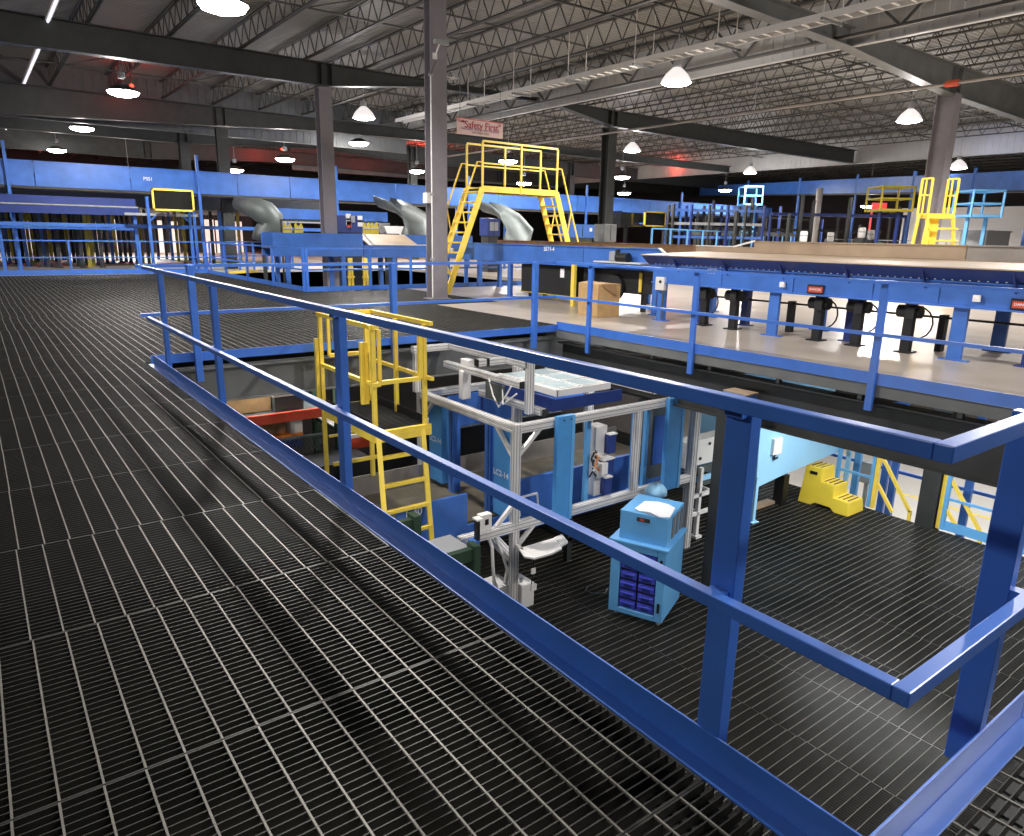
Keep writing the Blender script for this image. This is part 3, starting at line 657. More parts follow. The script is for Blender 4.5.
# cardboard box
def carton(o, w, d, h, ang, label):
    t = thing('cardboard_box', label, 'box', o)
    R = Matrix.Rotation(ang, 3, 'Z'); k = .008
    mb = MB().box(-w / 2, -d / 2, 0, w / 2, -d / 2 + k, h, R, o).box(-w / 2, d / 2 - k, 0, w / 2, d / 2, h, R, o).box(-w / 2, -d / 2, 0, -w / 2 + k, d / 2, h, R, o).box(w / 2 - k, -d / 2, 0, w / 2, d / 2, h, R, o).box(-w / 2, -d / 2, 0, w / 2, d / 2, k, R, o)
    part('body', mb, 'card', t)
    part('inner_floor', MB().box(-w / 2 + k, -d / 2 + k, .03, w / 2 - k, d / 2 - k, .035, R, o), 'cardin', t)
    def fl(pts):
        P = [Vector(o) + R @ Vector(p) for p in pts]; m2 = MB(); m2.v = [tuple(p) for p in P] + [tuple(p + Vector((0, 0, .006))) for p in P]; m2.f = [(0, 1, 2, 3), (7, 6, 5, 4), (0, 1, 5, 4), (1, 2, 6, 5), (2, 3, 7, 6), (3, 0, 4, 7)]; return m2
    part('flap', fl([(-w / 2, -d / 2, h), (-w / 2, d / 2, h), (-w / 2 + .24, d / 2 - .02, h + .03), (-w / 2 + .24, -d / 2 + .02, h + .01)]), 'card', t)
    part('flap', fl([(w / 2, -d / 2, h), (w / 2, d / 2, h), (w / 2 - .20, d / 2 - .1, h - .05), (w / 2 - .18, -d / 2 + .05, h - .02)]), 'card', t)
    part('torn_flap', fl([(-w / 2 + .05, -d / 2, h), (w / 2 - .1, -d / 2, h), (w / 2 - .12, -d / 2 - .05, h - .20), (-w / 2 + .12, -d / 2 - .03, h - .07)]), 'cardin', t)
    part('tape_strip', MB().box(-w / 2 - .002, -.03, h - .14, -w / 2, .03, h, R, o), 'tan', t)
carton((8.08, 9.42, 0), .50, .66, .60, math.radians(-8), 'battered open cardboard box on the concrete floor behind the guardrail')
#PART3
# ------------------------------------------------------------------ the pit: belt conveyor and scan tunnel
t = thing('belt_conveyor', 'brown belt conveyor with blue skirts running through the aluminium scan frame', 'conveyor', (4, 7.2, -3.1))
part('belt', MB().box(.2, 6.44, -2.09, 7.3, 8.0, -2.05), 'belt', t)
part('front_skirt', MB().box(2.15, 6.40, -2.36, 3.12, 6.44, -1.655), 'cblue', t)
part('front_skirt', MB().box(3.62, 6.40, -2.36, 7.2, 6.44, -1.655).box(3.62, 6.39, -1.66, 7.2, 6.45, -1.64), 'cblue', t)
part('front_sill', MB().box(3.12, 6.41, -2.3, 3.62, 6.45, -2.08), 'cblue', t)
part('rear_guard', MB().box(.2, 8.0, -2.12, 7.3, 8.03, -1.76), 'tansteel', t)
part('bed_frame', MB().box(.2, 6.5, -2.3, 7.3, 7.95, -2.1), 'steel', t)
for x in (.6, 2.6, 4.9, 6.9): part('leg', MB().box(x, 6.5, -3.1, x + .08, 6.58, -2.3).box(x, 7.85, -3.1, x + .08, 7.93, -2.3).box(x, 6.5, -2.8, x + .08, 7.93, -2.74), 'steel', t)
text('lettering', '1-40', .13, (2.36, 6.395, -1.735), FY, 'ink_white', t)
t = thing('scanning_tunnel', 'silver aluminium extrusion frame straddling the belt conveyor', 'frame', (5, 7, -3.1))
def ext(a, b, w=.09):
    """slotted aluminium extrusion"""
    mb = MB().bar(a, b, w); a = Vector(a); b = Vector(b); d = (b - a).normalized()
    u = Vector((0, 0, 1)) if abs(d.z) < .9 else Vector((1, 0, 0)); s_ = d.cross(u).normalized(); u = s_.cross(d)
    mb.nbody = 6
    for n_, m_ in ((s_, u), (u, s_), (-s_, u), (-u, s_)):
        for k in (-1, 1):
            o = n_ * (w / 2 + .001) + m_ * (k * w * .25)
            mb.bar(a + o, b + o, .008 if abs(n_.dot(Vector((0, 0, 1)))) < .5 else .008, .008, up=n_)
    return mb
FY0, FX0, FX1, FYR = 5.87, 3.455, 6.72, 8.12
for x, y, za, zb in ((FX0, FY0, -3.1, -.70), (FX1, FY0, -3.1, -.62), (FX0, FYR, -3.1, -.7), (FX1, FYR, -3.1, -.7)): part('post', ext((x, y, za), (x, y, zb), .12 if x > 6 else .09), 'alu', t)
part('post', ext((5.50, FY0 - .01, -1.93), (5.50, FY0 - .01, -.81), .085), 'alu', t)
for a, b in (((FX0 + .045, FY0, -.755), (FX1, FY0, -.755)), ((FX0, FY0, -.755), (FX0, FYR, -.755)), ((FX1, FY0, -.755), (FX1, FYR, -.755)), ((FX0, FYR, -.755), (FX1, FYR, -.755)),
             ((2.66, FY0 - .0, -1.98), (FX1, FY0 - .0, -1.98)), ((FX0, FY0 + .05, -2.42), (FX0, 7.0, -2.1))):
    part('beam', ext(a, b, .1), 'alu', t)
for a, b in (((FX0, FY0, -1.12), (FX0 + .36, FY0, -.80)), ((FX0, FY0 + .04, -1.12), (FX0, FY0 + .4, -.8)), ((FX1, FY0, -1.0), (FX1 - .25, FY0, -.8)), ((FX0, FY0, -2.3), (FX0 + .30, FY0, -2.03)), ((FX0 - .28, FY0 + .0, -1.93), (FX0 - .03, FY0 + .0, -1.70)), ((FX0, FYR - .05, -1.1), (FX0, FYR - .35, -.8))):
    part('brace', MB().bar(a, b, .045), 'alu', t)
# upper tier
t2 = thing('scan_gantry', 'upper aluminium gantry of camera beams on top of the scan frame', 'gantry', (4.5, 7, -.7))
for a, b in (((3.90, 6.20, -.70), (3.90, 6.20, -.045)), ((3.36, 8.06, -.70), (3.36, 8.06, -.14))): part('post', ext(a, b, .085), 'alu', t2)
for a, b in (((3.90, 6.20, -.09), (3.90, 8.02, -.09)), ((3.30, 8.06, -.10), (3.94, 8.06, -.10)), ((3.83, 6.26, -.34), (3.83, 8.05, -.34)), ((3.44, 6.68, -.09), (3.86, 6.68, -.09)), ((5.95, 5.95, -.60), (5.95, 7.6, -.60)), ((4.0, 6.05, -.66), (4.0, 7.4, -.66))):
    part('beam', ext(a, b, .085), 'alu', t2)
for y in (6.255,): part('end_cap', MB().box(3.43, 6.635, -.135, 3.44, 6.725, -.045).box(3.56, 6.63, -.14, 3.60, 6.73, -.04).box(3.785, y - .01, -.385, 3.875, y, -.295).box(3.955, 5.995, -.705, 4.045, 6.005, -.615).box(5.9, 5.985, -.66, 6.0, 5.995, -.57), 'black', t2)
part('post', ext((5.05, 7.95, -1.75), (5.05, 7.95, -.48), .12), 'alu', t2)
part('clamp', MB().box(3.80, 7.42, -.30, 3.93, 7.62, -.20).box(3.76, 7.50, -.76, 3.90, 7.60, -.36), 'white', t2, bevel=.01)
part('cable', MB().tube([(3.78, 6.9, -.36), (3.74, 6.75, -.55), (3.74, 6.62, -.68), (3.77, 6.50, -.5), (3.78, 6.42, -.38)], .012, 6).tube([(3.78, 6.6, -.4), (3.72, 6.5, -.62), (3.78, 6.3, -.45)], .01, 6), 'white', t2)
part('plate', MB().box(3.76, 6.55, -.62, 3.79, 6.95, -.40), 'galv', t2)
# clear cover and blue tray in the middle of the tunnel
t = thing('cover_hood', 'clear-topped white cover hood inside the scan frame', 'hood', (5.3, 7.1, -.6))
part('cover_sheet', MB().box(4.60, 6.50, -.56, 5.55, 7.85, -.54), 'sheet', t)
mb = MB()
for x in (4.62, 5.05, 5.5): mb.box(x, 6.5, -.54, x + .02, 7.85, -.525)
for y in (6.55, 6.95, 7.4): mb.box(4.6, y, -.54, 5.55, y + .02, -.526)
part('seam_strips', mb, 'white', t)
part('rim', MB().box(4.58, 6.47, -.62, 5.57, 6.50, -.53).box(4.57, 6.47, -.62, 4.60, 7.85, -.53), 'white', t)
part('blue_tray', MB().box(4.5, 6.42, -.80, 5.75, 6.46, -.64).box(4.46, 6.42, -.80, 4.5, 7.9, -.62), 'dblue', t)
t = thing('rear_panel', 'deep blue panel across the back of the scan frame', 'panel', (5, 8.2, -1))
part('panel', MB().box(3.85, 8.02, -1.30, 6.5, 8.05, -.82), 'cblue', t)
part('seam', MB().box(4.42, 8.005, -1.3, 4.45, 8.02, -.82).box(5.3, 8.005, -1.3, 5.33, 8.02, -.82), 'dblue', t)
def housing(x0, y0, x1, y1, z0, z1, label, face, txt=None):
    t = thing('scanner_housing', label, 'housing', ((x0 + x1) / 2, (y0 + y1) / 2, z0))
    part('cover', MB().box(x0, y0, z0, x1, y1, z1), 'tblue', t, bevel=.006)
    if face == 'y':
        part('edge_strip', MB().box(x1 - .05, y0 - .008, z0, x1, y0, z1), 'lblue', t)
        part('bolt', MB().box(x0 + .08, y0 - .006, z1 - .06, x0 + .1, y0, z1 - .04).box(x0 + .2, y0 - .006, z1 - .06, x0 + .22, y0, z1 - .04), 'steel', t)
    else:
        part('side_plate', MB().box(x0 + .05, y1, z0 + .05, x1, y1 + .10, z1), 'cblue', t)
    if txt: text('lettering', txt, .105, (x0 - .004, (y0 + y1) / 2, z0 + (.56 if y0 < 7 else .62)), FX, 'ink_white', t)
housing(3.99, 5.74, 4.26, 5.81, -2.02, -.66, 'light blue scanner housing on the front of the frame, nearest the big corner post', 'y')
housing(5.99, 5.74, 6.32, 5.81, -2.02, -.68, 'light blue scanner housing at the right end of the frame, behind the paper-topped cart', 'y')
housing(3.52, 6.09, 3.68, 6.41, -1.99, -.80, 'blue scanner housing stencilled LC2-14 beside the frame corner post', 'x', 'LC2-14')
housing(3.52, 7.67, 3.68, 8.0, -1.99, -.80, 'blue scanner housing stencilled LC2-14 right beside the yellow work platform', 'x', 'LC2-14')
for y, w_ in ((6.52, 'slim blue upright just behind the LC2-14 housing near the corner post'), (7.40, 'slim blue upright right of the far LC2-14 housing')):
    tag(MB().box(3.54, y, -2.05, 3.60, y + .12, -.81).box(3.54, y + .03, -2.05, 3.68, y + .05, -.81).build('slim_upright', 'cblue'), w_, 'upright')
# scanner mast
t = thing('scanner_mast', 'silver mast with three dark blue scanner modules and tangled cables', 'scanner', (4.9, 6.0, -2))
part('mast', MB().box(4.90, 6.02, -1.95, 5.10, 6.22, -.98), 'alu', t, bevel=.006)
for z0, z1, x in ((-1.36, -1.10, 5.06), (-1.64, -1.44, 5.04), (-1.93, -1.70, 5.02)):
    m_ = part('module', MB().box(x, 5.94, z0, x + .14, 6.02, z1), 'dblue', t, bevel=.006)
    MB().box(x + .01, 5.93, z1, x + .15, 6.02, z1 + .015).build('module_lid', 'white', m_)
part('bracket', MB().box(4.96, 5.92, -1.44, 5.12, 6.02, -1.40).box(4.92, 5.90, -1.62, 5.03, 6.02, -1.46), 'white', t)
rr = random.Random(5)
for k in range(6):
    p = [(4.86 + rr.uniform(-.05, .05), 5.98 + rr.uniform(-.06, .05), -1.30 - i * .085 + rr.uniform(-.02, .02)) for i in range(5)]
    part('cable', MB().tube(p, .012, 6), ('black', 'white', 'galv', 'black', 'orange', 'white')[k], t)
part('blue_upright', MB().box(4.76, 6.05, -2.0, 4.83, 6.1, -.81), 'lblue', t)
t = thing('blue_uprights', 'pair of slim light blue uprights between the middle post and the right housing', 'upright', (5.8, 6.1, -2))
part('upright', MB().box(5.62, 6.02, -2.02, 5.67, 6.08, -.81), 'tblue', t)
part('upright', MB().box(5.86, 6.02, -2.02, 5.92, 6.08, -.81), 'lblue', t)
part('foot', MB().box(5.60, 6.0, -2.03, 5.94, 6.1, -2.0), 'tblue', t)
t = thing('scanner_cabinet', 'grey and blue upright scanner cabinet left of the right-hand housing', 'cabinet', (6.1, 6.2, -2))
part('cabinet_body', MB().box(6.02, 6.05, -1.93, 6.30, 6.36, -.80), 'galv', t, bevel=.005)
part('blue_cover', MB().box(6.06, 6.03, -1.72, 6.28, 6.05, -1.0), 'cblue', t)
# controller boxes on the beam and floor
t = thing('junction_cabinet', 'two white cabinets on the grating at the foot of the frame corner post', 'cabinet', (3.4, 6.1, -3.1))
part('cabinet_body', MB().box(3.10, 5.96, -3.1, 3.52, 6.28, -2.80), 'white', t, bevel=.01)
part('cabinet_body', MB().box(3.54, 5.80, -3.1, 3.74, 6.1, -2.78), 'white', t, bevel=.01)
part('gland', MB().tube([(3.6, 5.9, -2.78), (3.6, 5.9, -2.72)], .02, 8), 'gray', t)
part('hose', MB().tube([(3.30, 6.0, -2.80), (3.22, 5.95, -2.70), (3.20, 5.95, -2.48), (3.22, 6.0, -2.25), (3.20, 6.1, -2.05)], .022, 8).tube([(3.42, 6.0, -2.8), (3.44, 5.98, -2.6), (3.36, 5.98, -2.35), (3.3, 6.1, -2.1)], .02, 8), 'white', t)
t = thing('sensor_box', 'small white sensor box standing on the low beam left of the corner post', 'sensor', (2.9, 5.9, -1.93))
part('case', MB().box(2.94, 5.84, -1.93, 3.10, 5.93, -1.72), 'white', t, bevel=.008); part('window', MB().box(3.0, 5.835, -1.85, 3.05, 5.841, -1.78), 'black', t)
t = thing('keyboard_tray', 'white keyboard tray with a mouse pad bracketed to the corner post', 'tray', (3.8, 5.5, -2.25))
a = at(521, 550, 2, -2.2); Rk = Matrix.Rotation(math.radians(-14), 3, 'Z')
P = [at(*q, 2, -2.2) for q in ((519, 548), (556, 537), (562, 548), (552, 553), (534, 558), (524, 556))]
part('tray', MB().prism([(p.x, p.y) for p in P], 2, -2.225, -2.2), 'white', t, bevel=.004)
P = [at(*q, 2, -2.19) for q in ((554, 537), (562, 534), (568, 541), (561, 545))]
part('mouse_pad', MB().prism([(p.x, p.y) for p in P], 2, -2.225, -2.19), 'white', t, bevel=.004)
part('bracket', MB().bar((3.46, 5.82, -2.22), (a.x + .03, a.y, -2.22), .04), 'alu', t)
q = at(533, 556, 2, -2.22)
part('hanging_cable', MB().tube([(q.x, q.y, -2.22), (q.x + .02, q.y, -2.4), (q.x, q.y + .02, -2.6)], .006, 6), 'black', t)
part('cable_tag', MB().box(q.x - .02, q.y - .01, -2.45, q.x + .04, q.y + .01, -2.38), 'white', t); part('cable_tag', MB().box(q.x - .01, q.y, -2.68, q.x + .07, q.y + .02, -2.60), 'white', t)
t = thing('laptop_stand', 'small tilted screen frame above the low beam right of the corner post', 'stand', (3.8, 6, -1.9))
part('frame', MB().bar((3.62, 5.98, -1.93), (3.62, 6.02, -1.70), .02).bar((3.92, 5.98, -1.93), (3.92, 6.02, -1.70), .02).bar((3.62, 6.02, -1.70), (3.92, 6.02, -1.70), .02), 'alu', t)
# lift unit beside the platform ladder
t = thing('roller_drive', 'dark green roller drive with a grey lid at the foot of the yellow platform ladder', 'drive', (2.4, 5.8, -3.1))
part('side_frame', MB().box(1.55, 5.72, -1.62, 1.98, 5.80, -1.50).box(1.98, 5.68, -1.9, 2.06, 5.84, -1.46), 'green', t)
part('side_frame', MB().box(2.18, 5.50, -2.06, 2.62, 5.58, -1.92).box(2.60, 5.46, -2.5, 2.68, 5.62, -1.88), 'green', t)
part('lid', MB().box(2.22, 5.6, -1.96, 2.62, 6.0, -1.93), 'gray', t)
part('post', MB().box(2.68, 5.62, -3.1, 2.78, 5.72, -1.9).box(1.6, 5.7, -3.1, 1.7, 5.8, -1.62).box(2.2, 5.5, -3.1, 2.3, 5.58, -2.06), 'cblue', t)
part('hose', MB().tube([(2.4, 5.45, -2.1), (2.52, 5.42, -2.25), (2.5, 5.45, -2.5)], .03, 8), 'white', t)
part('clamp', MB().box(2.74, 5.62, -1.9, 2.78, 5.68, -1.66).box(2.72, 5.6, -2.2, 2.80, 5.66, -2.1), 'black', t)
part('clamp_top', MB().box(2.73, 5.60, -1.66, 2.81, 5.70, -1.64), 'white', t)
# yellow work platform
t = thing('work_platform', 'yellow work platform with railings and ladder straddling the belt', 'platform', (2.3, 7.3, -3.1))
px0, px1, py0, py1, pz = 1.98, 2.62, 6.55, 8.0, -.72
part('deck', MB().box(px0, py0, pz - .03, px1, py1, pz), 'black', t)
mb = MB(); y = py0 + .05
while y < py1: mb.box(px0 + .01, y, pz, px1 - .01, y + .012, pz + .008); y += .055
part('deck_bars', mb, 'bar', t)
part('toe_plate', MB().box(px1 - .008, py0, pz, px1, py1, pz + .1).box(px0, py0, pz, px0 + .008, py1, pz + .1), 'black', t)
part('deck_frame', MB().box(px0 - .02, py0 - .05, pz - .13, px1 + .06, py0, pz - .0).box(px0 - .02, py0 - .056, pz - .06, px1 + .06, py0 - .05, pz - .045), 'yellow', t); part('deck_frame', MB().box(px0 - .02, py1, pz - .13, px1 + .02, py1 + .04, pz), 'yellow', t)
part('deck_frame', MB().box(px0 - .03, py0, pz - .13, px0, py1, pz), 'yellow', t); part('deck_frame', MB().box(px1, py0, pz - .13, px1 + .03, py1, pz), 'yellow', t)
ps = .046
for x in (px0, px1): part('rail_post', MB().bar((x, py0, pz - .1), (x, py0, .45), ps), 'yellow', t)
for x in (px0 - .02, px1): part('rail_post', MB().bar((x, py1 - .02, -2.05 if x < 2 else pz), (x, py1 - .02, .45), ps), 'yellow', t)
part('rail_post', MB().bar((px1, py1 - .75, pz), (px1, py1 - .75, .44), ps), 'yellow', t)
part('rail_post', MB().bar((1.90, py1 - .02, -.70), (1.90, py1 - .02, .16), ps * .9), 'yellow', t)
for x in (1.95, px1 + .04):
    part('side_rail', MB().bar((x, py0 - .1, .46), (x, py1 + .02, .46), ps).bar((x, py0 - .12, -.17), (x, py1 + .02, -.17), ps * .9), 'yellow', t)
for x in (1.90, 1.945): part('gate_leaf', MB().bar((x, py0 + .12, -.42), (x, py0 + .12, .28), ps * .9), 'yellow', t)
part('end_rail', MB().bar((1.95, py1, .46), (px1 + .04, py1, .46), ps).bar((1.9, py0 - .06, .46), (2.02, py0 - .06, .46), ps).bar((1.93, py0 - .1, -.17), (2.02, py0 - .06, -.17), ps), 'yellow', t)
for y, dz in ((py0 - .01, 0), (py1 - .06, .0)):
    zb, zt_ = (-.17, .42) if y < 7 else (-.06, .42)
    part('swing_gate', MB().bar((px0 + .07, y, zb), (px0 + .07, y, zt_), .035).bar((px1 - .06, y, zb), (px1 - .06, y, zt_), .05).bar((px0 + .07, y, zb), (px1 - .06, y, zb), .045), 'yellow', t)
for x, dx in ((px0 + .02, -.04), (px1 - .05, -.16)):
    part('ladder_rail', MB().bar((x, py0 - .03, pz - .05), (2.49, 6.2, -2.06) if x > 2.3 else (1.89, 6.2, -1.62), .055, .045), 'yellow', t)
for i, zz in enumerate((-1.02, -1.33, -1.62, -1.88)):
    f = (zz - pz + .05) / (-2.06 - pz + .05); y = (py0 - .03) + (6.2 - py0 + .03) * f
    part('rung', MB().bar((px0 + .02 - .13 * f, y, zz), (px1 - .05 - .08 * f, y, zz), .05, .04), 'yellow', t)
part('leg', MB().bar((px1 - .02, py1 - .05, pz - .1), (px1 - .02, py1 - .05, -1.76), .05).bar((px0, py1 - .2, -1.45), (px1, py1 - .2, -1.45), .045).bar((px0, py1 - .1, -1.1), (px1, py1 - .1, -1.1), .03), 'yellow', t)
# ------------------------------------------------------------------ cart with bins
L = -3.1
A = at(608, 609, 2, L + .07); B = at(661, 624, 2, L + .07); Cc = at(680, 598, 2, L + .07)
o = Vector((B.x, B.y, 0)); ex = Vector((A.x - B.x, A.y - B.y, 0)); ey = Vector((Cc.x - B.x, Cc.y - B.y, 0))
cw, cd = ex.length, ey.length; ex.normalize(); ey = (ey - ex * ey.dot(ex)).normalized()
Rc = Matrix((ex, ey, Vector((0, 0, 1)))).transposed()       # local: x across the bin face (0 = near right edge), y into the cart, z up
oc = (o.x, o.y, L)
if Rc.determinant() < 0: pass
t = thing('printer_cart', 'light blue rolling cart with blue parts bins and a paper-topped box on it', 'cart', (o.x, o.y, L))
def cb(*b): return MB().box(*b, Rc, oc)
H = 1.03
part('cabinet_body', MB().box(0, .06, .07, cw, cd, H - .03, Rc, oc).box(0, 0, .07, .10, .06, H - .03, Rc, oc).box(cw - .12, 0, .07, cw, .06, H - .03, Rc, oc).box(.1, 0, .07, cw - .12, .06, .14, Rc, oc).box(.1, 0, H - .12, cw - .12, .06, H - .03, Rc, oc), 'lblue', t, bevel=.006)
part('top_plate', cb(-.03, -.03, H - .03, cw + .03, cd + .02, H), 'lblue', t, bevel=.006)
part('bay', cb(.10, .055, .14, cw - .12, .06, H - .12), 'black', t)
nb = 6; bh = (H - .26 - .0) / nb
for r in range(nb):
    for c_ in range(2):
        bw = (cw - .22) / 2; x0 = .10 + c_ * bw + .015
        b_ = part('parts_bin', MB().box(x0, .012, .145 + r * bh + .01, x0 + bw - .025, .05, .145 + r * bh + bh * .80, Rc, oc).box(x0 + .01, .0, .145 + r * bh + bh * .5, x0 + bw - .035, .012, .145 + r * bh + bh * .62, Rc, oc), 'bin', t, bevel=.003)
        cb(x0 + .05, .008, .145 + r * bh + bh * .16, x0 + bw - .075, .0125, .145 + r * bh + bh * .42).build('label_slot', 'dblue', b_)
part('latch', cb(.035, -.012, .20, .065, .0, .32).box(.035, -.012, .76, .065, 0, .88, Rc, oc), 'black', t)
for x, y in ((.06, .08), (cw - .08, .08), (.06, cd - .1), (cw - .08, cd - .1)): part('caster', MB().tube([Vector(oc) + Rc @ Vector((x - .015, y, .035)), Vector(oc) + Rc @ Vector((x + .015, y, .035))], .035, 12), 'gray', t)
t = thing('printer_box', 'light blue printer box with side vents standing on the rolling cart', 'printer', (o.x, o.y, L + H))
z0 = H; z1 = H + .36
part('case', MB().box(.02, .05, z0, cw - .07, cd - .06, z1, Rc, oc), 'lblue', t, bevel=.006)
mb = MB()
for k in range(3): mb.box(.013, .22 + k * .16, z0 + .05, .022, .32 + k * .16, z1 - .04, Rc, oc)
part('side_vents', mb, 'gsteel', t)
part('label_plate', cb(.24, .044, z1 - .10, .40, .051, z1 - .05), 'steel', t); part('red_mark', cb(.31, .042, z1 - .09, .36, .046, z1 - .06), 'red', t)
def sheet(poly, z):
    mb = MB()
    P = [Vector(oc) + Rc @ Vector((x, y, z + dz)) for x, y, dz in poly]; n = len(P)
    mb.v = [tuple(p) for p in P] + [tuple(p + Vector((0, 0, .004))) for p in P]
    mb.f = [tuple(range(n)), tuple(reversed(range(n, 2 * n)))] + [(i, (i + 1) % n, n + (i + 1) % n, n + i) for i in range(n)]
    return mb
tag(sheet([(.02, .10, .0), (.12, .04, .0), (.26, .06, .03), (.40, .10, .0), (.46, .12, .01), (.44, .42, .01), (.30, .52, .0), (.16, .50, .0), (.05, .40, .01)], z1 + .006).build('paper_stack', 'paper'), 'loose white papers lying on the printer box', 'papers')
q = at(590, 592, 2, L)
tag(MB().tube([(q.x + .22, q.y - .10, L + .015), (q.x + .12, q.y - .16, L + .015), (q.x - .02, q.y - .08, L + .015), (q.x - .05, q.y + .04, L + .02), (q.x + .03, q.y + .08, L + .03), (q.x + .08, q.y + .03, L + .06)], .012, 8).build('loose_cable', 'galv'), 'short grey cable end curled on the lower grating left of the cart', 'cable')
t = thing('blue_funnel', 'small pale blue rounded cover between the cart and the grey post', 'cover', (6.3, 5.6, -2.2))
q = at(656, 492, 1, 5.6)
part('bowl', MB().lathe([(.001, .12), (.10, .10), (.15, .03), (.15, -.03), (.001, -.03)], 18, q), 'skyblue', t, smooth=True); part('stem', MB().tube([(q.x, q.y, -3.1), (q.x, q.y, q.z - .02)], .025, 8), 'gray', t)
# feed conveyor behind the grey post
t = thing('feed_conveyor', 'pale blue and white feed conveyor behind the dark support column', 'conveyor', (7.6, 6.4, -3.1))
part('body', MB().box(6.86, 6.10, -1.95, 8.3, 6.36, -1.54), 'white', t, bevel=.01)
part('side_channel', MB().box(6.8, 6.04, -2.06, 8.3, 6.10, -1.97).box(6.8, 6.04, -2.28, 8.3, 6.1, -2.22), 'galv', t)
part('blue_label', MB().box(7.1, 6.03, -2.19, 7.5, 6.05, -2.10), 'skyblue', t)
for x in (7.12, 8.1): part('leg', MB().box(x, 5.98, -3.1, x + .06, 6.04, -1.95).box(x - .04, 5.94, -3.1, x + .1, 6.08, -3.06).box(x, 5.96, -2.7, x + .06, 6.8, -2.66), 'white', t)
part('cross_tie', MB().box(6.9, 5.98, -2.42, 8.1, 6.03, -2.36).box(6.9, 5.98, -2.72, 7.7, 6.02, -2.66), 'white', t)
part('sensor', MB().box(7.0, 6.08, -1.70, 7.03, 6.1, -1.66).box(7.4, 6.08, -1.65, 7.43, 6.1, -1.61).box(7.2, 6.08, -1.86, 7.23, 6.1, -1.82), 'black', t)
# dark support column and box on it
t = struct(MB().box(5.66, 4.50, -3.1, 5.68, 4.72, -.51).box(5.86, 4.50, -3.1, 5.88, 4.72, -.51).box(5.68, 4.60, -3.1, 5.86, 4.62, -.51).box(5.58, 4.42, -3.1, 5.96, 4.80, -3.08).build('support_column', 'steel'), 'dark steel support column on the lower grating, just left of the near guardrail post')
t = thing('cap_box', 'flat-topped box on the head of the dark support column', 'box', (5.8, 4.6, -.5)); part('case', MB().box(5.62, 4.44, -.50, 6.04, 4.75, -.37), 'cblue', t); part('lid', MB().box(5.81, 4.42, -.37, 6.04, 4.77, -.35), 'tan', t)  # lid coloured tan for the light falling on the top
# big chute
t = thing('discharge_chute', 'large pale blue discharge chute body behind the near guardrail post', 'chute', (9.5, 6.4, -3.1))
part('side_wall', MB().prism([(8.34, -.95), (8.42, -2.50), (9.15, -2.42), (11.7, -2.24), (12.3, -1.75), (12.3, -.95)], 1, 5.86, 5.90), 'skyblue', t)
part('far_wall', MB().prism([(8.34, -.95), (8.42, -2.50), (9.15, -2.42), (11.7, -2.24), (12.3, -1.75), (12.3, -.95)], 1, 7.2, 7.24), 'skyblue', t)
part('floor_pan', MB().prism([(8.42, -2.5), (9.15, -2.42), (11.7, -2.24), (11.7, -2.21), (9.15, -2.39), (8.42, -2.46)], 1, 5.9, 7.2), 'skyblue', t)
part('end_wall', MB().prism([(8.34, -.95), (8.42, -2.5), (8.45, -2.5), (8.37, -.95)], 1, 5.9, 7.2), 'skyblue', t)
for x, y in ((8.44, 5.88), (8.44, 7.2), (11.4, 5.9), (11.4, 7.2)): part('leg', MB().box(x - .035, y - .035, -3.1 if x < 10 else -5.5, x + .035, y + .035, -2.3).box(x - .08, y - .08, -3.1, x + .08, y + .08, -3.085), 'skyblue', t)
part('switch_box', MB().box(8.72, 5.80, -1.98, 8.96, 5.86, -1.70), 'white', t, bevel=.008)
part('cable', MB().tube([(8.70, 5.83, -1.55), (8.76, 5.83, -1.35), (8.9, 5.84, -1.28)], .01, 6).tube([(8.8, 5.83, -1.98), (8.8, 5.83, -2.06), (8.9, 5.83, -2.05)], .02, 6), 'black', t)
t = thing('floor_chock', 'dark block with a tan strip on the grating under the chute end', 'block', (9.6, 6.1, L))
q = at(781, 470, 1, 6.1)
part('block', MB().box(9.5, 6.02, L, 9.66, 6.2, L + .55), 'black', t); part('strip', MB().box(8.9, 6.15, L, 9.5, 6.3, L + .05), 'tan', t)
# step stool
t = thing('step_stool', 'yellow plastic three-step stool on the lower grating', 'step stool', (10.2, 5.5, L))
sx0, sx1, sy0, sy1 = 9.97, 10.50, 5.08, 5.98
prof = [(sy1 + .02, 0), (sy1 - .03, .68), (sy1 - .34, .70), (sy1 - .35, .47), (sy1 - .60, .46), (sy1 - .61, .25), (sy0 + .01, .24), (sy0 - .02, 0), (sy0 + .24, 0), (sy0 + .32, .06), (sy1 - .30, .06), (sy1 - .22, 0)]
mb = MB(); n = len(prof)
for x, f in ((sx0, 1.0), (sx1, 1.0)):
    for y, z in prof:
        ins = .07 * z / .7; mb.v.append((x + (ins if x < 10.2 else -ins), y, L + z))
mb.f = [tuple(range(n)), tuple(reversed(range(n, 2 * n)))] + [(i, (i + 1) % n, n + (i + 1) % n, n + i) for i in range(n)]
part('body', mb, 'yplastic', t, bevel=.015)
mb = MB()
for y0_, y1_, z_ in ((sy1 - .33, sy1 - .04, .70), (sy1 - .60, sy1 - .36, .475), (sy0 + .02, sy1 - .62, .255)):
    k = y0_ + .03
    while k < y1_ - .02: mb.box(sx0 + .10, k, L + z_ - .012, sx1 - .10, k + .014, L + z_ + .003); k += .085
part('grip_strips', mb, 'brown', t)
part('hand_hole', MB().box(sx0 + .040, sy1 - .26, L + .56, sx0 + .062, sy1 - .13, L + .61), 'black', t)
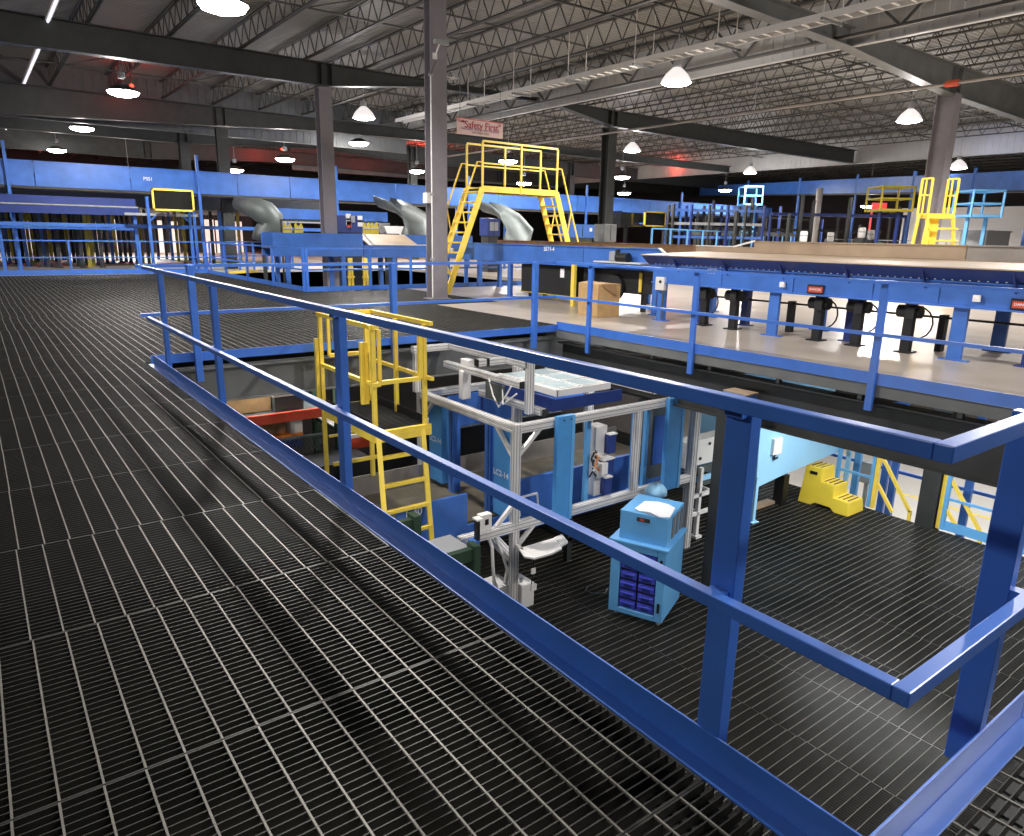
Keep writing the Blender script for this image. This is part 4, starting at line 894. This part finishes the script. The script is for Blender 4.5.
# lower deck guardrail, gates and uprights on the edge x = 10.75
t = rail_run('light blue guardrail at the edge of the lower grating, right of the dark column', (10.78, 3.90), (10.78, -2.4), 5, L, 'lblue')
t = rail_run('light blue guardrail behind the yellow step stool', (10.78, 5.75), (10.78, 5.12), 2, L, 'lblue', toe=False)
def gate(y, label, zt=-2.05, sgn=-1):
    t = thing('swing_gate', label, 'gate', (10.78, y, L))
    part('post', MB().bar((10.78, y, L), (10.78, y, zt), .06), 'yellow', t)
    part('brace', MB().bar((10.80, y, zt - .10), (10.80, y - .62, L + .12), .05).bar((10.80, y, zt - .62), (10.80, y - .34, L + .02), .05).bar((10.8, y - .62, L + .15), (10.8, y - .62, L - .1), .05), 'yellow', t)
gate(5.05, 'yellow braced gate left of the dark lower column', -2.0); gate(3.96, 'yellow braced gate right of the dark lower column', -2.05)
struct(MB().box(10.62, 3.98, -5.5, 10.64, 4.26, -.12).box(10.88, 3.98, -5.5, 10.90, 4.26, -.12).box(10.64, 4.1, -5.5, 10.88, 4.13, -.12).build('support_column', 'steel'), 'dark column between the two yellow gates')
for (px_, pb), lab in (((855, 0), 'light blue upright behind the step stool, left one'), ((884, 0), 'blue upright just right of the first yellow gate post'), ((893, 0), 'second blue upright right of the first yellow gate post')):
    q = at(px_, 480, 0, 11.9); tag(MB().box(11.87, q.y - .06, -5.5, 11.95, q.y + .06, -.12).box(11.8, q.y - .1, -5.5, 12.0, q.y + .1, -5.48).build('blue_upright', 'lblue' if px_ < 860 else 'cblue'), lab, 'upright')
q = at(972, 470, 0, 11.9); tag(MB().box(11.87, q.y - .06, -5.5, 11.95, q.y + .06, -.12).box(11.8, q.y - .1, -5.5, 12.0, q.y + .1, -5.48).build('blue_upright', 'cblue'), 'blue upright behind the light blue guardrail at the right', 'upright')
q = at(868, 472, 0, 11.6); t = thing('wall_box', 'grey electrical box on an upright behind the step stool', 'box', q); part('case', MB().box(11.5, q.y - .12, q.z - .2, 11.7, q.y + .1, q.z + .2), 'gray', t, bevel=.01); part('pole', MB().box(11.58, q.y - .03, -5.5, 11.63, q.y + .03, q.z - .2), 'gray', t)
for z, y0, y1, lab in ((-1.9, -2, 9, 'upper thin blue cable rail beyond the lower deck edge'), (-3.0, -2, 9, 'lower thin blue cable rail beyond the lower deck edge')):
    tag(MB().box(12.9, y0, z - .03, 12.95, y1, z + .03).box(12.9, -2, -5.5, 12.95, -1.95, z).box(12.9, 8.9, -5.5, 12.95, 8.95, z).build('thin_rail', 'cblue'), lab, 'rail')
tag(MB().box(16, -3, -5.5, 16.12, 14, -5.494).build('floor_stripe', 'yellow'), 'yellow floor stripe on the pale ground floor, nearer one', 'stripe'); tag(MB().box(19, -3, -5.5, 19.12, 14, -5.494).build('floor_stripe', 'yellow'), 'yellow floor stripe on the pale ground floor, farther one', 'stripe')
mb = MB()
for y in (1.2, 3.6, 6.0): ibeam(mb, (6.3, y), (22, y), -.5, -.12, .12)
struct(mb.build('trim_slab_joists', 'gsteel'))
# ------------------------------------------------------------------ storage under the far deck
t = thing('pallet_rack', 'red-beamed pallet rack under the far deck', 'rack', (1.5, 10, L))
ra = at(242, 418, 1, 9.4); rb = at(313, 408, 1, 9.4)
part('beam', MB().box(-.6, 9.38, ra.z - .14, 2.7, 9.44, ra.z), 'red', t); part('beam', MB().box(-.6, 10.3, ra.z - .14, 2.7, 10.36, ra.z), 'red', t)
for x in (-.66, 2.7): part('upright', MB().box(x, 9.36, L, x + .08, 9.46, -.4).box(x, 10.28, L, x + .08, 10.38, -.4).box(x + .02, 9.46, -1.5, x + .05, 10.28, -1.46), 'green', t)
part('shelf', MB().box(-.6, 9.44, ra.z - .04, 2.7, 10.3, ra.z - .01), 'galv', t)
def crate(x, y, z, w_, d_, h_, m_, label, lid=None):
    t = thing('storage_box', label, 'box', (x, y, z)); part('body', MB().box(x, y, z, x + w_, y + d_, z + h_), m_, t, bevel=.006); part('lid', MB().box(x - .01, y - .01, z + h_, x + w_ + .01, y + d_ + .01, z + h_ + .04), lid or m_, t)
rz = ra.z
slab('wall_dark_backing', 'dwall', (-7, 12.9, -5.5, 14, 13.0, -.3), 'added dark wall closing off the storage area under the far deck')  # wall added so the space behind the rack looks dark
def crate_px(a0, b0, a1, b1, y, d_, m_, label, lid=None):
    a = at(a0, b0, 1, y); b = at(a1, b1, 1, y); b.z = rz if abs(b.z - rz) < .3 else b.z; crate(a.x, y, b.z, b.x - a.x, d_, a.z - b.z - .04, m_, label, lid)
crate_px(226, 396, 272, 416, 9.62, .6, 'card', 'wide brown carton at the left end of the red-beamed rack')
crate_px(274, 395, 304, 409, 9.50, .6, 'galv', 'grey-blue tote with a pale lid on the red-beamed rack', 'pale')
crate_px(256, 420, 287, 440, 9.62, .5, 'brown', 'brown carton under the red rack beam, left one', 'card')
crate_px(290, 414, 303, 434, 9.50, .4, 'pale', 'pale upright box under the red rack beam', 'tan')
crate_px(270, 437, 303, 446, 9.48, .5, 'dblue', 'dark blue tote low under the red rack beam', 'orange')
t = thing('mesh_panel', 'grey chain-link panel below the red-beamed rack', 'fence', (1.8, 9.3, L))
a = at(280, 442, 1, 9.3); b = at(324, 447, 1, 9.3); zt_ = at(300, 437, 1, 9.3).z
mb = MB(); x = a.x
while x < b.x - .1:
    mb.bar((x, 9.3, zt_ - .24), (x + .12, 9.3, zt_), .008).bar((x + .12, 9.305, zt_ - .24), (x, 9.305, zt_), .008); x += .06
part('mesh', mb, 'galv', t); part('top_bar', MB().bar((a.x, 9.3, zt_), (b.x, 9.3, zt_), .03), 'galv', t)
for x in (a.x, b.x): part('post', MB().bar((x, 9.3, L), (x, 9.3, zt_), .04), 'galv', t)
t = thing('black_panel', 'long black panel under the chain-link panel', 'bench', (1, 9, L)); part('front', MB().box(-1.5, 8.6, L, 2.9, 8.65, zt_ - .30), 'black', t); part('top', MB().box(-1.5, 8.6, zt_ - .30, 2.9, 9.25, zt_ - .27), 'black', t)  # black sheet filling the area below the mesh
t = thing('work_table', 'table with a white slatted top behind the yellow platform', 'table', (3.3, 9.8, L))
q0 = at(352, 412, 2, -1.55)
part('table_top', MB().box(2.85, 9.2, -1.58, 4.4, 10.5, -1.53), 'pale', t); part('leg', MB().box(2.88, 9.25, L, 2.94, 9.31, -1.58).box(4.3, 9.25, L, 4.36, 9.31, -1.58).box(2.88, 10.4, L, 2.94, 10.46, -1.58).box(4.3, 10.4, L, 4.36, 10.46, -1.58), 'gray', t)
part('red_apron', MB().box(2.85, 9.19, -1.75, 4.4, 9.2, -1.58), 'red', t)
t = thing('back_screen', 'black backing sheet behind the belt conveyor', 'screen', (4, 8.7, L)); part('sheet', MB().box(3.0, 8.70, L, 6.6, 8.72, -1.55), 'black', t); part('top_edge', MB().box(3.0, 8.69, -1.55, 6.6, 8.73, -1.53), 'gray', t)

# ------------------------------------------------------------------ machinery in the background
def elbow_duct(t, pts, r, m_='galv'):
    part('duct_pipe', MB().tube(pts, r, 18), m_, t, smooth=True)
t = thing('spiral_chute', 'dark galvanised steel chute elbow left of the second column', 'chute', (7.2, 26.6, -3.1))
y = 25.6
A0, A1, A2, A3 = [at(*q, 1, y) for q in ((256, 214), (272, 222), (263, 236), (263, 262))]
elbow_duct(t, [at(236, 203, 1, 26.6), at(247, 206, 1, 26.2), at(257, 209, 1, 25.9), at(265, 213, 1, y), at(270, 219, 1, y), at(271, 226, 1, y), at(268, 232, 1, y), at(265, 237, 1, y), at(264, 242, 1, y)], [.20, .30, .38, .44, .47, .47, .45, .43, .42])
part('stand', MB().box(A2.x - .06, y - .06, -3.1, A2.x + .06, y + .06, A2.z - .2), 'steel', t)
part('pale_fairing', MB().prism([(A1.x + .1, A1.z + .2), (A1.x + .5, A1.z), (A1.x + .45, A1.z - .75), (A1.x, A1.z - .55)], 1, y - .1, y + .3), 'gray', t)
def slide(t, pts, w_, m_='galv'):
    """curved trough slide: swept half-pipe"""
    P = [Vector(p) for p in pts]; mb = MB(); n = 9; k = 0
    for i, p in enumerate(P):
        d = (P[min(i + 1, len(P) - 1)] - P[max(i - 1, 0)]).normalized(); s_ = d.cross(Vector((0, 0, 1))).normalized()
        for j in range(n):
            a_ = PI * j / (n - 1); mb.v.append(tuple(p + s_ * (math.cos(a_) * w_) + Vector((0, 0, -math.sin(a_) * w_ * .8 + w_ * .5))))
    for i in range(len(P) - 1):
        for j in range(n - 1): mb.f.append((i * n + j, i * n + j + 1, (i + 1) * n + j + 1, (i + 1) * n + j))
    o_ = part('trough', mb, m_, t, smooth=True); md = o_.modifiers.new('thick', 'SOLIDIFY'); md.thickness = .03
t = thing('curved_slide', 'galvanised curved slide behind the nearest column, left side', 'slide', (16, 27, -3))
slide(t, [at(382, 204, 1, 27.4), at(400, 210, 1, 26.6), at(414, 220, 1, 25.8), at(420, 234, 1, 25), at(414, 246, 1, 24.4)], .6); part('support', MB().tube([(at(410, 222, 1, 26).x, 26, -3.1), (at(410, 222, 1, 26).x, 26, at(410, 226, 1, 26).z)], .06, 8), 'cblue', t)
t = thing('curved_slide', 'galvanised curved slide seen under the crossover stairs platform', 'slide', (20, 27, -3))
slide(t, [at(484, 208, 1, 27.2), at(498, 212, 1, 26.6), at(510, 221, 1, 25.8), at(520, 236, 1, 25), at(516, 250, 1, 24.4)], .6); part('support', MB().tube([(at(505, 222, 1, 26).x, 26, 0), (at(505, 222, 1, 26).x, 26, at(505, 224, 1, 26).z)], .06, 8), 'cblue', t)
def cabinet(px0, py0, px1, py1, y, d_, m_, label, base=-3.1, name='control_cabinet', extra=None):
    a = at(px0, py0, 1, y); b = at(px1, py1, 1, y); t = thing(name, label, 'cabinet', ((a.x + b.x) / 2, y, base))
    part('body', MB().box(a.x, y, b.z, b.x, y + d_, a.z), m_, t, bevel=.01)
    part('plinth', MB().box(a.x + .05, y + .05, base, b.x - .05, y + d_ - .05, b.z), 'steel', t)
    part('door_seam', MB().box((a.x + b.x) / 2 - .01, y - .012, b.z + .05, (a.x + b.x) / 2 + .01, y, a.z - .05), 'black', t)
    if extra: extra(t, a, b, y)
    return t
def notices(t, a, b, y):
    w_ = b.x - a.x; h_ = a.z - b.z
    for fx, fz, m_ in ((.34, .72, 'paper'), (.34, .45, 'paper'), (.36, .3, 'red'), (.5, .6, 'gray'), (.8, .62, 'paper'), (.8, .38, 'paper')):
        part('notice', MB().box(a.x + fx * w_, y - .01, b.z + fz * h_, a.x + fx * w_ + .18, y - .0, b.z + fz * h_ + .22), m_, t)
cabinet(337, 215, 363, 233, 23.4, .7, 'dblue', 'dark blue control cabinet with notices right of the second column', extra=notices)
cabinet(488, 218, 500, 236, 23.6, .6, 'dblue', 'blue control cabinet seen through the left crossover stair', 0, extra=lambda t, a, b, y: part('panel', MB().box(a.x + .1, y - .01, b.z + .2, b.x - .1, y, a.z - .15), 'gray', t))
cabinet(571, 224, 594, 238, 20, .7, 'cblue', 'blue cabinet behind the right crossover stair', 0, extra=lambda t, a, b, y: part('sticker', MB().box(b.x - .25, y - .01, a.z - .25, b.x - .12, y, a.z - .12), 'paper', t))
cabinet(605, 224, 616, 242, 20.2, .6, 'gsteel', 'grey cabinet at the foot of the distant dark column', 0)
# hi-vis jackets on hooks
for i, (px, w_) in enumerate(((264 + 23, 'yellow-green safety vest hanging left of the second column, left one'), (298, 'yellow-green safety vest hanging left of the second column, right one'), (366, 'yellow-green safety vest hanging right of the blue cabinet, left one'), (374, 'yellow-green safety vest hanging right of the blue cabinet, right one'))):
    a = at(px, 222, 1, 24.2); b = at(px, 236, 1, 24.2); t = thing('safety_vest', w_, 'vest', (a.x, 24.2, b.z))
    zt_ = a.z; zb_ = b.z
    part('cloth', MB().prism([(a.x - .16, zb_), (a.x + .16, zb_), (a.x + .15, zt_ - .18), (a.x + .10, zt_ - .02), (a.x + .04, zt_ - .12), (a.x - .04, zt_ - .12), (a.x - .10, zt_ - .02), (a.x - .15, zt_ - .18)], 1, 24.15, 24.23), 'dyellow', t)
    part('stripe', MB().box(a.x - .15, 24.14, (zt_ + zb_) / 2, a.x + .15, 24.15, (zt_ + zb_) / 2 + .05), 'gray', t)
    part('hook', MB().tube([(a.x, 24.19, zt_ - .1), (a.x, 24.19, zt_ + .06), (a.x, 24.30, zt_ + .06)], .008, 6), 'steel', t)
a0 = at(280, 221, 1, 24.3); a1 = at(377, 221, 1, 24.3)
tag(MB().box(a0.x, 24.28, a0.z, a1.x, 24.33, a0.z + .06).box(a0.x, 24.28, -3.1, a0.x + .06, 24.33, a0.z).box(a1.x, 24.28, -3.1, a1.x + .06, 24.33, a0.z).build('coat_rail', 'steel'), 'grey rail that the safety vests hang from', 'rail')
a = at(384, 226, 1, 24); b = at(404, 234, 1, 24)
t = thing('white_hopper', 'small white tub above the tan chute mouth', 'tub', (a.x, 24, -3.1)); part('bowl', MB().prism([(a.x, a.z), (b.x, a.z), (b.x - .12, b.z), (a.x + .12, b.z)], 1, 24, 24.6), 'white', t, bevel=.01); part('stand', MB().box(a.x + .2, 24.2, -3.1, b.x - .2, 24.4, b.z), 'steel', t)
# small yellow stands down in the gap
for px, w_ in ((350, 'small yellow ladder frame down behind the guardrail, left one'), (365, 'small yellow ladder frame down behind the guardrail, right one')):
    a = at(px, 258, 1, 19.2); b = at(px, 277, 1, 19.2); t = thing('yellow_stand', w_, 'stand', (a.x, 19.2, b.z))
    part('frame', MB().bar((a.x - .10, 19.2, b.z - 2.4), (a.x - .03, 19.2, a.z), .06).bar((a.x + .14, 19.2, b.z - 2.4), (a.x + .03, 19.2, a.z), .06), 'yellow', t); part('rung', MB().bar((a.x - .08, 19.2, (a.z + b.z) / 2), (a.x + .08, 19.2, (a.z + b.z) / 2), .05).bar((a.x - .1, 19.2, b.z), (a.x + .12, 19.2, b.z), .05), 'yellow', t)
# rear guardrails right of the column
rail_run('pale blue guardrail far behind the sorter, right of the dark column', (19.9, 19.0), (38, 24.5), 12, 0, 'lblue', toe=False, w=.05, h=1.85)
rail_run('pale guardrail along the back of the right-hand bay', (34, 20), (52, 17), 10, 0, 'gray', toe=False, w=.05, h=1.6)
# posts below the elevated conveyor at far left
rr = random.Random(11)
cols_ = ['steel', 'steel', 'dyellow', 'cblue', 'steel', 'black', 'dyellow', 'steel']
names_ = {'steel': 'dark', 'dyellow': 'dull yellow', 'cblue': 'blue', 'black': 'black'}
for i, px in enumerate((4, 8, 12, 15, 18, 22, 26, 30, 34, 37, 40, 44, 47, 51, 55, 58, 62, 65, 68, 73, 77, 81, 85, 88, 92, 97, 101, 106, 112, 116, 120, 125, 130, 136, 142, 148, 158, 166, 172, 178, 185, 204, 213, 222, 232, 240)):
    y = rr.uniform(31.5, 40); a = at(px, 250, 1, y); m_ = cols_[(i * 3 + i // 4) % 8]
    tag(MB().box(a.x - .06, y - .06, -.03, a.x + .06, y + .06, 2.25).box(a.x - .12, y - .12, -.03, a.x + .12, y + .12, 0).build('rack_post', m_), '%s rack post under the elevated conveyor, at far left' % names_[m_], 'post', 'rack posts under the elevated conveyor')
tag(MB().box(-22, 31.0, 2.25, 12, 41, 2.35).box(-22, 31, 2.35, 12, 31.06, 2.75).build('rack_deck', 'steel'), 'dark rack deck carried by the rack posts behind the elevated conveyor', 'deck')
# bright dock openings in the far left wall
for i, (px0, px1) in enumerate(((8, 12), (24, 29), (96, 99), (114, 117), (159, 163), (172, 177), (206, 213), (217, 221), (236, 241))):
    a = at(px0, 221 + (i % 3), 1, 52); b = at(px1, 231 + (i % 2) * 2, 1, 52)
    t = tag(MB().box(a.x, 52, b.z, b.x, 52.05, a.z).box(a.x - .1, 52.05, -.03, b.x + .1, 52.12, a.z + .1).build('window_%d' % (i + 1), 'window'), 'bright opening', 'window'); t['kind'] = 'structure'; del t['category']; del t['label']
struct(MB().box(-24, 52.15, -.03, 15, 52.3, 3.0).build('wall_rear', 'unlit'), 'low dim wall with bright openings')
# far right: conveyor, platforms, stairs
A_ = atd(700, 191, 60); B_ = atd(1075, 179, 26.5)
t = thing('elevated_conveyor', 'elevated blue conveyor at the far right, passing behind the right-hand column', 'conveyor', (A_.x, A_.y, 0))
d_ = (B_ - A_); zc = (A_.z + B_.z) / 2
part('side_panel', MB().bar((A_.x, A_.y, A_.z), (B_.x, B_.y, B_.z), .06, .78), 'cblue', t)
part('bottom_rail', MB().bar((A_.x, A_.y, A_.z - .42), (B_.x, B_.y, B_.z - .42), .5, .08), 'steel', t)
for f_ in (.25, .45, .62, .75, .86, .95):
    p = A_ + d_ * f_; part('leg', MB().bar((p.x, p.y, 0), (p.x, p.y, p.z + .6), .12), 'cblue', t)
    part('panel_joint', MB().bar((p.x - .02, p.y - .05, p.z - .39), (p.x - .02, p.y - .05, p.z + .39), .05), 'dblue', t)
def cage(px0, py0, px1, py1, d, dep, m_, label, name='access_platform', legs=True, mid=True):
    a = atd(px0, py0, d); b = atd(px1, py1, d); c = atd(px0, py1, d)
    w_ = (b - c); w_.z = 0; W_ = w_.length; ux = w_.normalized(); uy = Vector((-ux.y, ux.x, 0)); H_ = a.z - b.z
    t = thing(name, label, 'platform', (c.x, c.y, 0)); z0_ = c.z
    P = lambda x, y, z: c + ux * x + uy * y + Vector((0, 0, z))
    part('deck', MB().bar(P(0, dep / 2, .05), P(W_, dep / 2, .05), dep, .1), m_, t)
    for (x0, y0, x1, y1) in ((0, 0, W_, 0), (0, dep, W_, dep), (0, 0, 0, dep), (W_, 0, W_, dep)):
        mb = MB().bar(P(x0, y0, H_), P(x1, y1, H_), .07)
        if mid: mb.bar(P(x0, y0, H_ * .52), P(x1, y1, H_ * .52), .06)
        part('guard_rail', mb, m_, t)
    for x in (0, W_):
        for y in (0, dep): part('rail_post', MB().bar(P(x, y, 0), P(x, y, H_), .07), m_, t)
    if legs:
        for x in (W_ * .25, W_ * .85):
            q_ = P(x, dep * .5, 0); part('leg', MB().bar((q_.x, q_.y, 0), (q_.x, q_.y, c.z), .12), 'dblue' if m_ != 'lblue' else m_, t)
    return t
cage(744, 186, 762, 205, 42, 1.2, 'lblue', 'small blue caged platform on a post, under the far ribbed band')
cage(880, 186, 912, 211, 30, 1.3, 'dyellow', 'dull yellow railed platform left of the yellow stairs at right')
cage(970, 190, 1001, 217, 27, 1.2, 'lblue', 'light blue railed platform right of the right-hand column')
# yellow crossover at right
d = 18; c0 = atd(921, 216, d); c1 = atd(942, 216, d); ux = (c1 - c0); ux.z = 0; W_ = ux.length; ux.normalize(); uy = Vector((.1, -1, 0)).normalized(); zp = c0.z
t = thing('access_stairs', 'yellow access stairs with handrails in front of the right-hand column', 'stairs', (c0.x, c0.y, 0))
Q = lambda x, y, z: Vector((c0.x, c0.y, 0)) + ux * x + uy * y + Vector((0, 0, z))
part('platform', MB().bar(Q(-.1, .12, zp), Q(W_ + .1, .12, zp), .26, .12), 'yellow', t)
for x in (-.10, W_ + .02):
    part('hand_rail', MB().bar(Q(x, 0, zp + .9), Q(x, .24, zp + .9), .045).bar(Q(x, 0, zp + .5), Q(x, .24, zp + .5), .04).bar(Q(x, 0, zp), Q(x, 0, zp + .9), .045).bar(Q(x, .24, zp), Q(x, .24, zp + .9), .045).bar(Q(x, .10, zp), Q(x, .10, zp + .9), .035), 'yellow', t)
    part('stringer', MB().bar(Q(x - .05, .6, 0), Q(x, .24, zp), .08, .06), 'yellow', t)
part('side_ladder', MB().bar(Q(-.42, .2, 0), Q(-.16, .1, zp + .05), .06).bar(Q(-.5, .5, 0), Q(-.24, .4, zp + .05), .05), 'yellow', t)
for i in range(1, 7):
    f_ = i / 7; part('tread', MB().bar(Q(-.12, .6 - .36 * f_, zp * f_), Q(W_ + .1, .6 - .36 * f_, zp * f_), .12, .04), 'yellow', t)
part('rear_panel', MB().bar(Q(W_ * .55, .02, .0), Q(W_ * .55, .02, zp), .04, .3, up=(ux.x, ux.y, 0)), 'yellow', t)
# clutter of the far right bay
rr = random.Random(21)
for i in range(17):
    px = 700 + i * 12.5 + rr.uniform(-4, 4); dd = rr.uniform(32, 46); p = atd(px, 225, dd); h_ = rr.uniform(2.2, 3.6)
    tag(MB().box(p.x - .06, p.y - .06, 0, p.x + .06, p.y + .06, h_).box(p.x - .12, p.y - .12, 0, p.x + .12, p.y + .12, .02).build('rack_post', ('steel', 'black', 'dblue', 'steel')[i % 4]), 'slim %s post standing in the dark bay under the far right conveyor' % ('dark steel', 'black', 'deep blue', 'dark steel')[i % 4], 'post', 'posts under the far right conveyor')
for i, (pa, pb, zz, dd, m_) in enumerate(((700, 880, 2.05, 40, 'steel'), (770, 905, 2.75, 36, 'dblue'), (690, 800, 1.75, 37, 'gsteel'))):
    a = atd(pa, 225, dd); b = atd(pb, 225, dd); a.z = b.z = zz
    tag(MB().bar(a, b, .5, .14).bar((a.x, a.y, 0), a, .1).bar((b.x, b.y, 0), b, .1).build('walkway_beam', m_), ('long dark beam low in the far right bay', 'deep blue beam just below the far right conveyor', 'grey beam behind the blue shelving')[i], 'beam')
t = thing('dark_racking', 'dark steel racking mass under the far blue conveyor', 'rack', (40, 32, 0))
for x in (33, 36, 39, 42, 45): part('upright', MB().box(x, 27, 0, x + .15, 27.15, 2.9), 'steel', t); part('upright', MB().box(x, 30, 0, x + .15, 30.15, 2.9), 'steel', t)
for z in (1.0, 1.9, 2.8): part('shelf', MB().box(33, 27, z, 45.2, 30.2, z + .1), 'steel', t)
for i, (px, py, w_) in enumerate(((803, 236, 'white drum on the dark racking, left of the pale post'), (861, 232, 'white drum right of the pale post, upper left'), (870, 234, 'white drum right of the pale post, beside the other drum'), (830, 236, 'pale carton on the floor by the dark racking'))):
    p = atd(px, py + 6, 31 + 1.4 * i); t = thing('white_drum', w_, 'drum', p)
    part('barrel', MB().lathe([(.001, 0), (.14, 0), (.16, .05), (.16, .4), (.14, .46), (.001, .46)], 16, p), 'white', t, smooth=True); part('ring', MB().lathe([(.16, .25), (.17, .27), (.16, .29)], 16, p), 'gray', t)
    part('stand', MB().box(p.x - .2, p.y - .2, 0, p.x + .2, p.y + .2, p.z), 'steel', t)
p = atd(817, 215, 38); struct(MB().tube([(p.x, p.y, 0), (p.x, p.y, 4.2)], .16, 12).build('pale_post', 'pale', smooth=True), 'pale round post behind the sorter')
p0 = atd(873, 203, 40); p1 = atd(886, 211, 40)
tag(MB().bar(((p0.x + p1.x) / 2 - (p1.x - p0.x) / 2, p0.y, (p0.z + p1.z) / 2), (p1.x, p1.y, (p0.z + p1.z) / 2), .06, .45).bar((p0.x, p0.y, 0), (p0.x, p0.y, p0.z), .08).build('lit_board', 'redboard'), 'small red lit panel beside the dull yellow platform', 'panel')
p = atd(880, 240, 27.5); t = thing('green_tarp', 'dark green covered heap below the dull yellow platform', 'heap', (p.x, p.y, 0))
part('cover', MB().lathe([(.001, 1.5), (.4, 1.3), (.8, .95), (1.2, .5), (1.5, .0), (.001, 0)], 9, (p.x, p.y, 0)), 'green', t)
p = atd(1000, 226, 44); tag(MB().box(p.x - 1, p.y - 12, 0, p.x, p.y + 5.5, 3.6).box(p.x - 1.05, p.y - 12.1, 3.6, p.x + .05, p.y + 5.6, 3.7).build('white_partition', 'white'), 'bright white partition block at the far right edge', 'partition')
p = atd(985, 238, 30); tag(MB().box(p.x - 1.2, p.y - .5, 0, p.x + 1.2, p.y + .5, p.z + .25).box(p.x - 1.25, p.y - .55, p.z + .25, p.x + 1.25, p.y + .55, p.z + .3).build('grey_crate', 'gray'), 'grey bench block behind the sorter guard at right', 'bench')

p0 = atd(672, 232, 33); p1 = atd(762, 232, 33); d0 = (p1 - p0); d0.z = 0; d0.normalize(); n0 = Vector((-d0.y, d0.x, 0)); W0 = (p1 - p0).length
t = thing('blue_shelving', 'blue and dark shelving row below the far conveyor, right of the small mirror', 'shelving', (p0.x, p0.y, 0))
for z in (1.55, 2.15, 2.75):
    a = p0.copy(); a.z = z; part('shelf', MB().bar(a + n0 * .5, a + d0 * W0 + n0 * .5, .9, .06), 'steel', t); part('shelf_lip', MB().bar(a, a + d0 * W0, .05, .12), 'cblue' if z != 2.15 else 'gray', t)
for k in range(6):
    for q in (0, 1):
        a = p0 + d0 * (W0 * k / 5) + n0 * (q * 1.0); part('upright', MB().bar((a.x, a.y, 0), (a.x, a.y, 3.0), .1), 'dblue' if k % 2 else 'steel', t)
# ------------------------------------------------------------------ lights below the mezzanine
def area(loc, energy, size, rot=(0, 0, 0), col=(.95, .97, 1), sy=None):
    l = bpy.data.lights.new('under_deck_light', 'AREA'); l.energy = energy; l.size = size; l.color = col
    if sy: l.shape = 'RECTANGLE'; l.size_y = sy
    o_ = bpy.data.objects.new('under_deck_light', l); C.objects.link(o_); o_.location = loc; o_.rotation_euler = rot
    return o_
area((8.6, 3.6, -.62), 150, .3, sy=2.4)
area((9.3, 1.0, -.62), 60, .3, sy=2.4)
area((2.2, 9.6, -.5), 35, 2.0, sy=.3)
area((6.6, 7.4, -.62), 30, .3, sy=1.6)
area((-.02, 4.6, -.6), 45, .2, rot=(0, math.radians(-65), 0), sy=4.0)  # added light, brightens the pit housings and platform
for x in (14, 18, 23): area((x, 5, -.6), 300, 1.0, sy=10)
# ------------------------------------------------------------------ world and view
w = bpy.data.worlds.new('hall'); sc.world = w; w.use_nodes = True
w.node_tree.nodes['Background'].inputs[0].default_value = (.75, .8, 1, 1); w.node_tree.nodes['Background'].inputs[1].default_value = .05
vs = sc.view_settings; vs.view_transform = 'Standard'; vs.look = 'None'; vs.gamma = 1; vs.use_curve_mapping = False; vs.exposure = 0
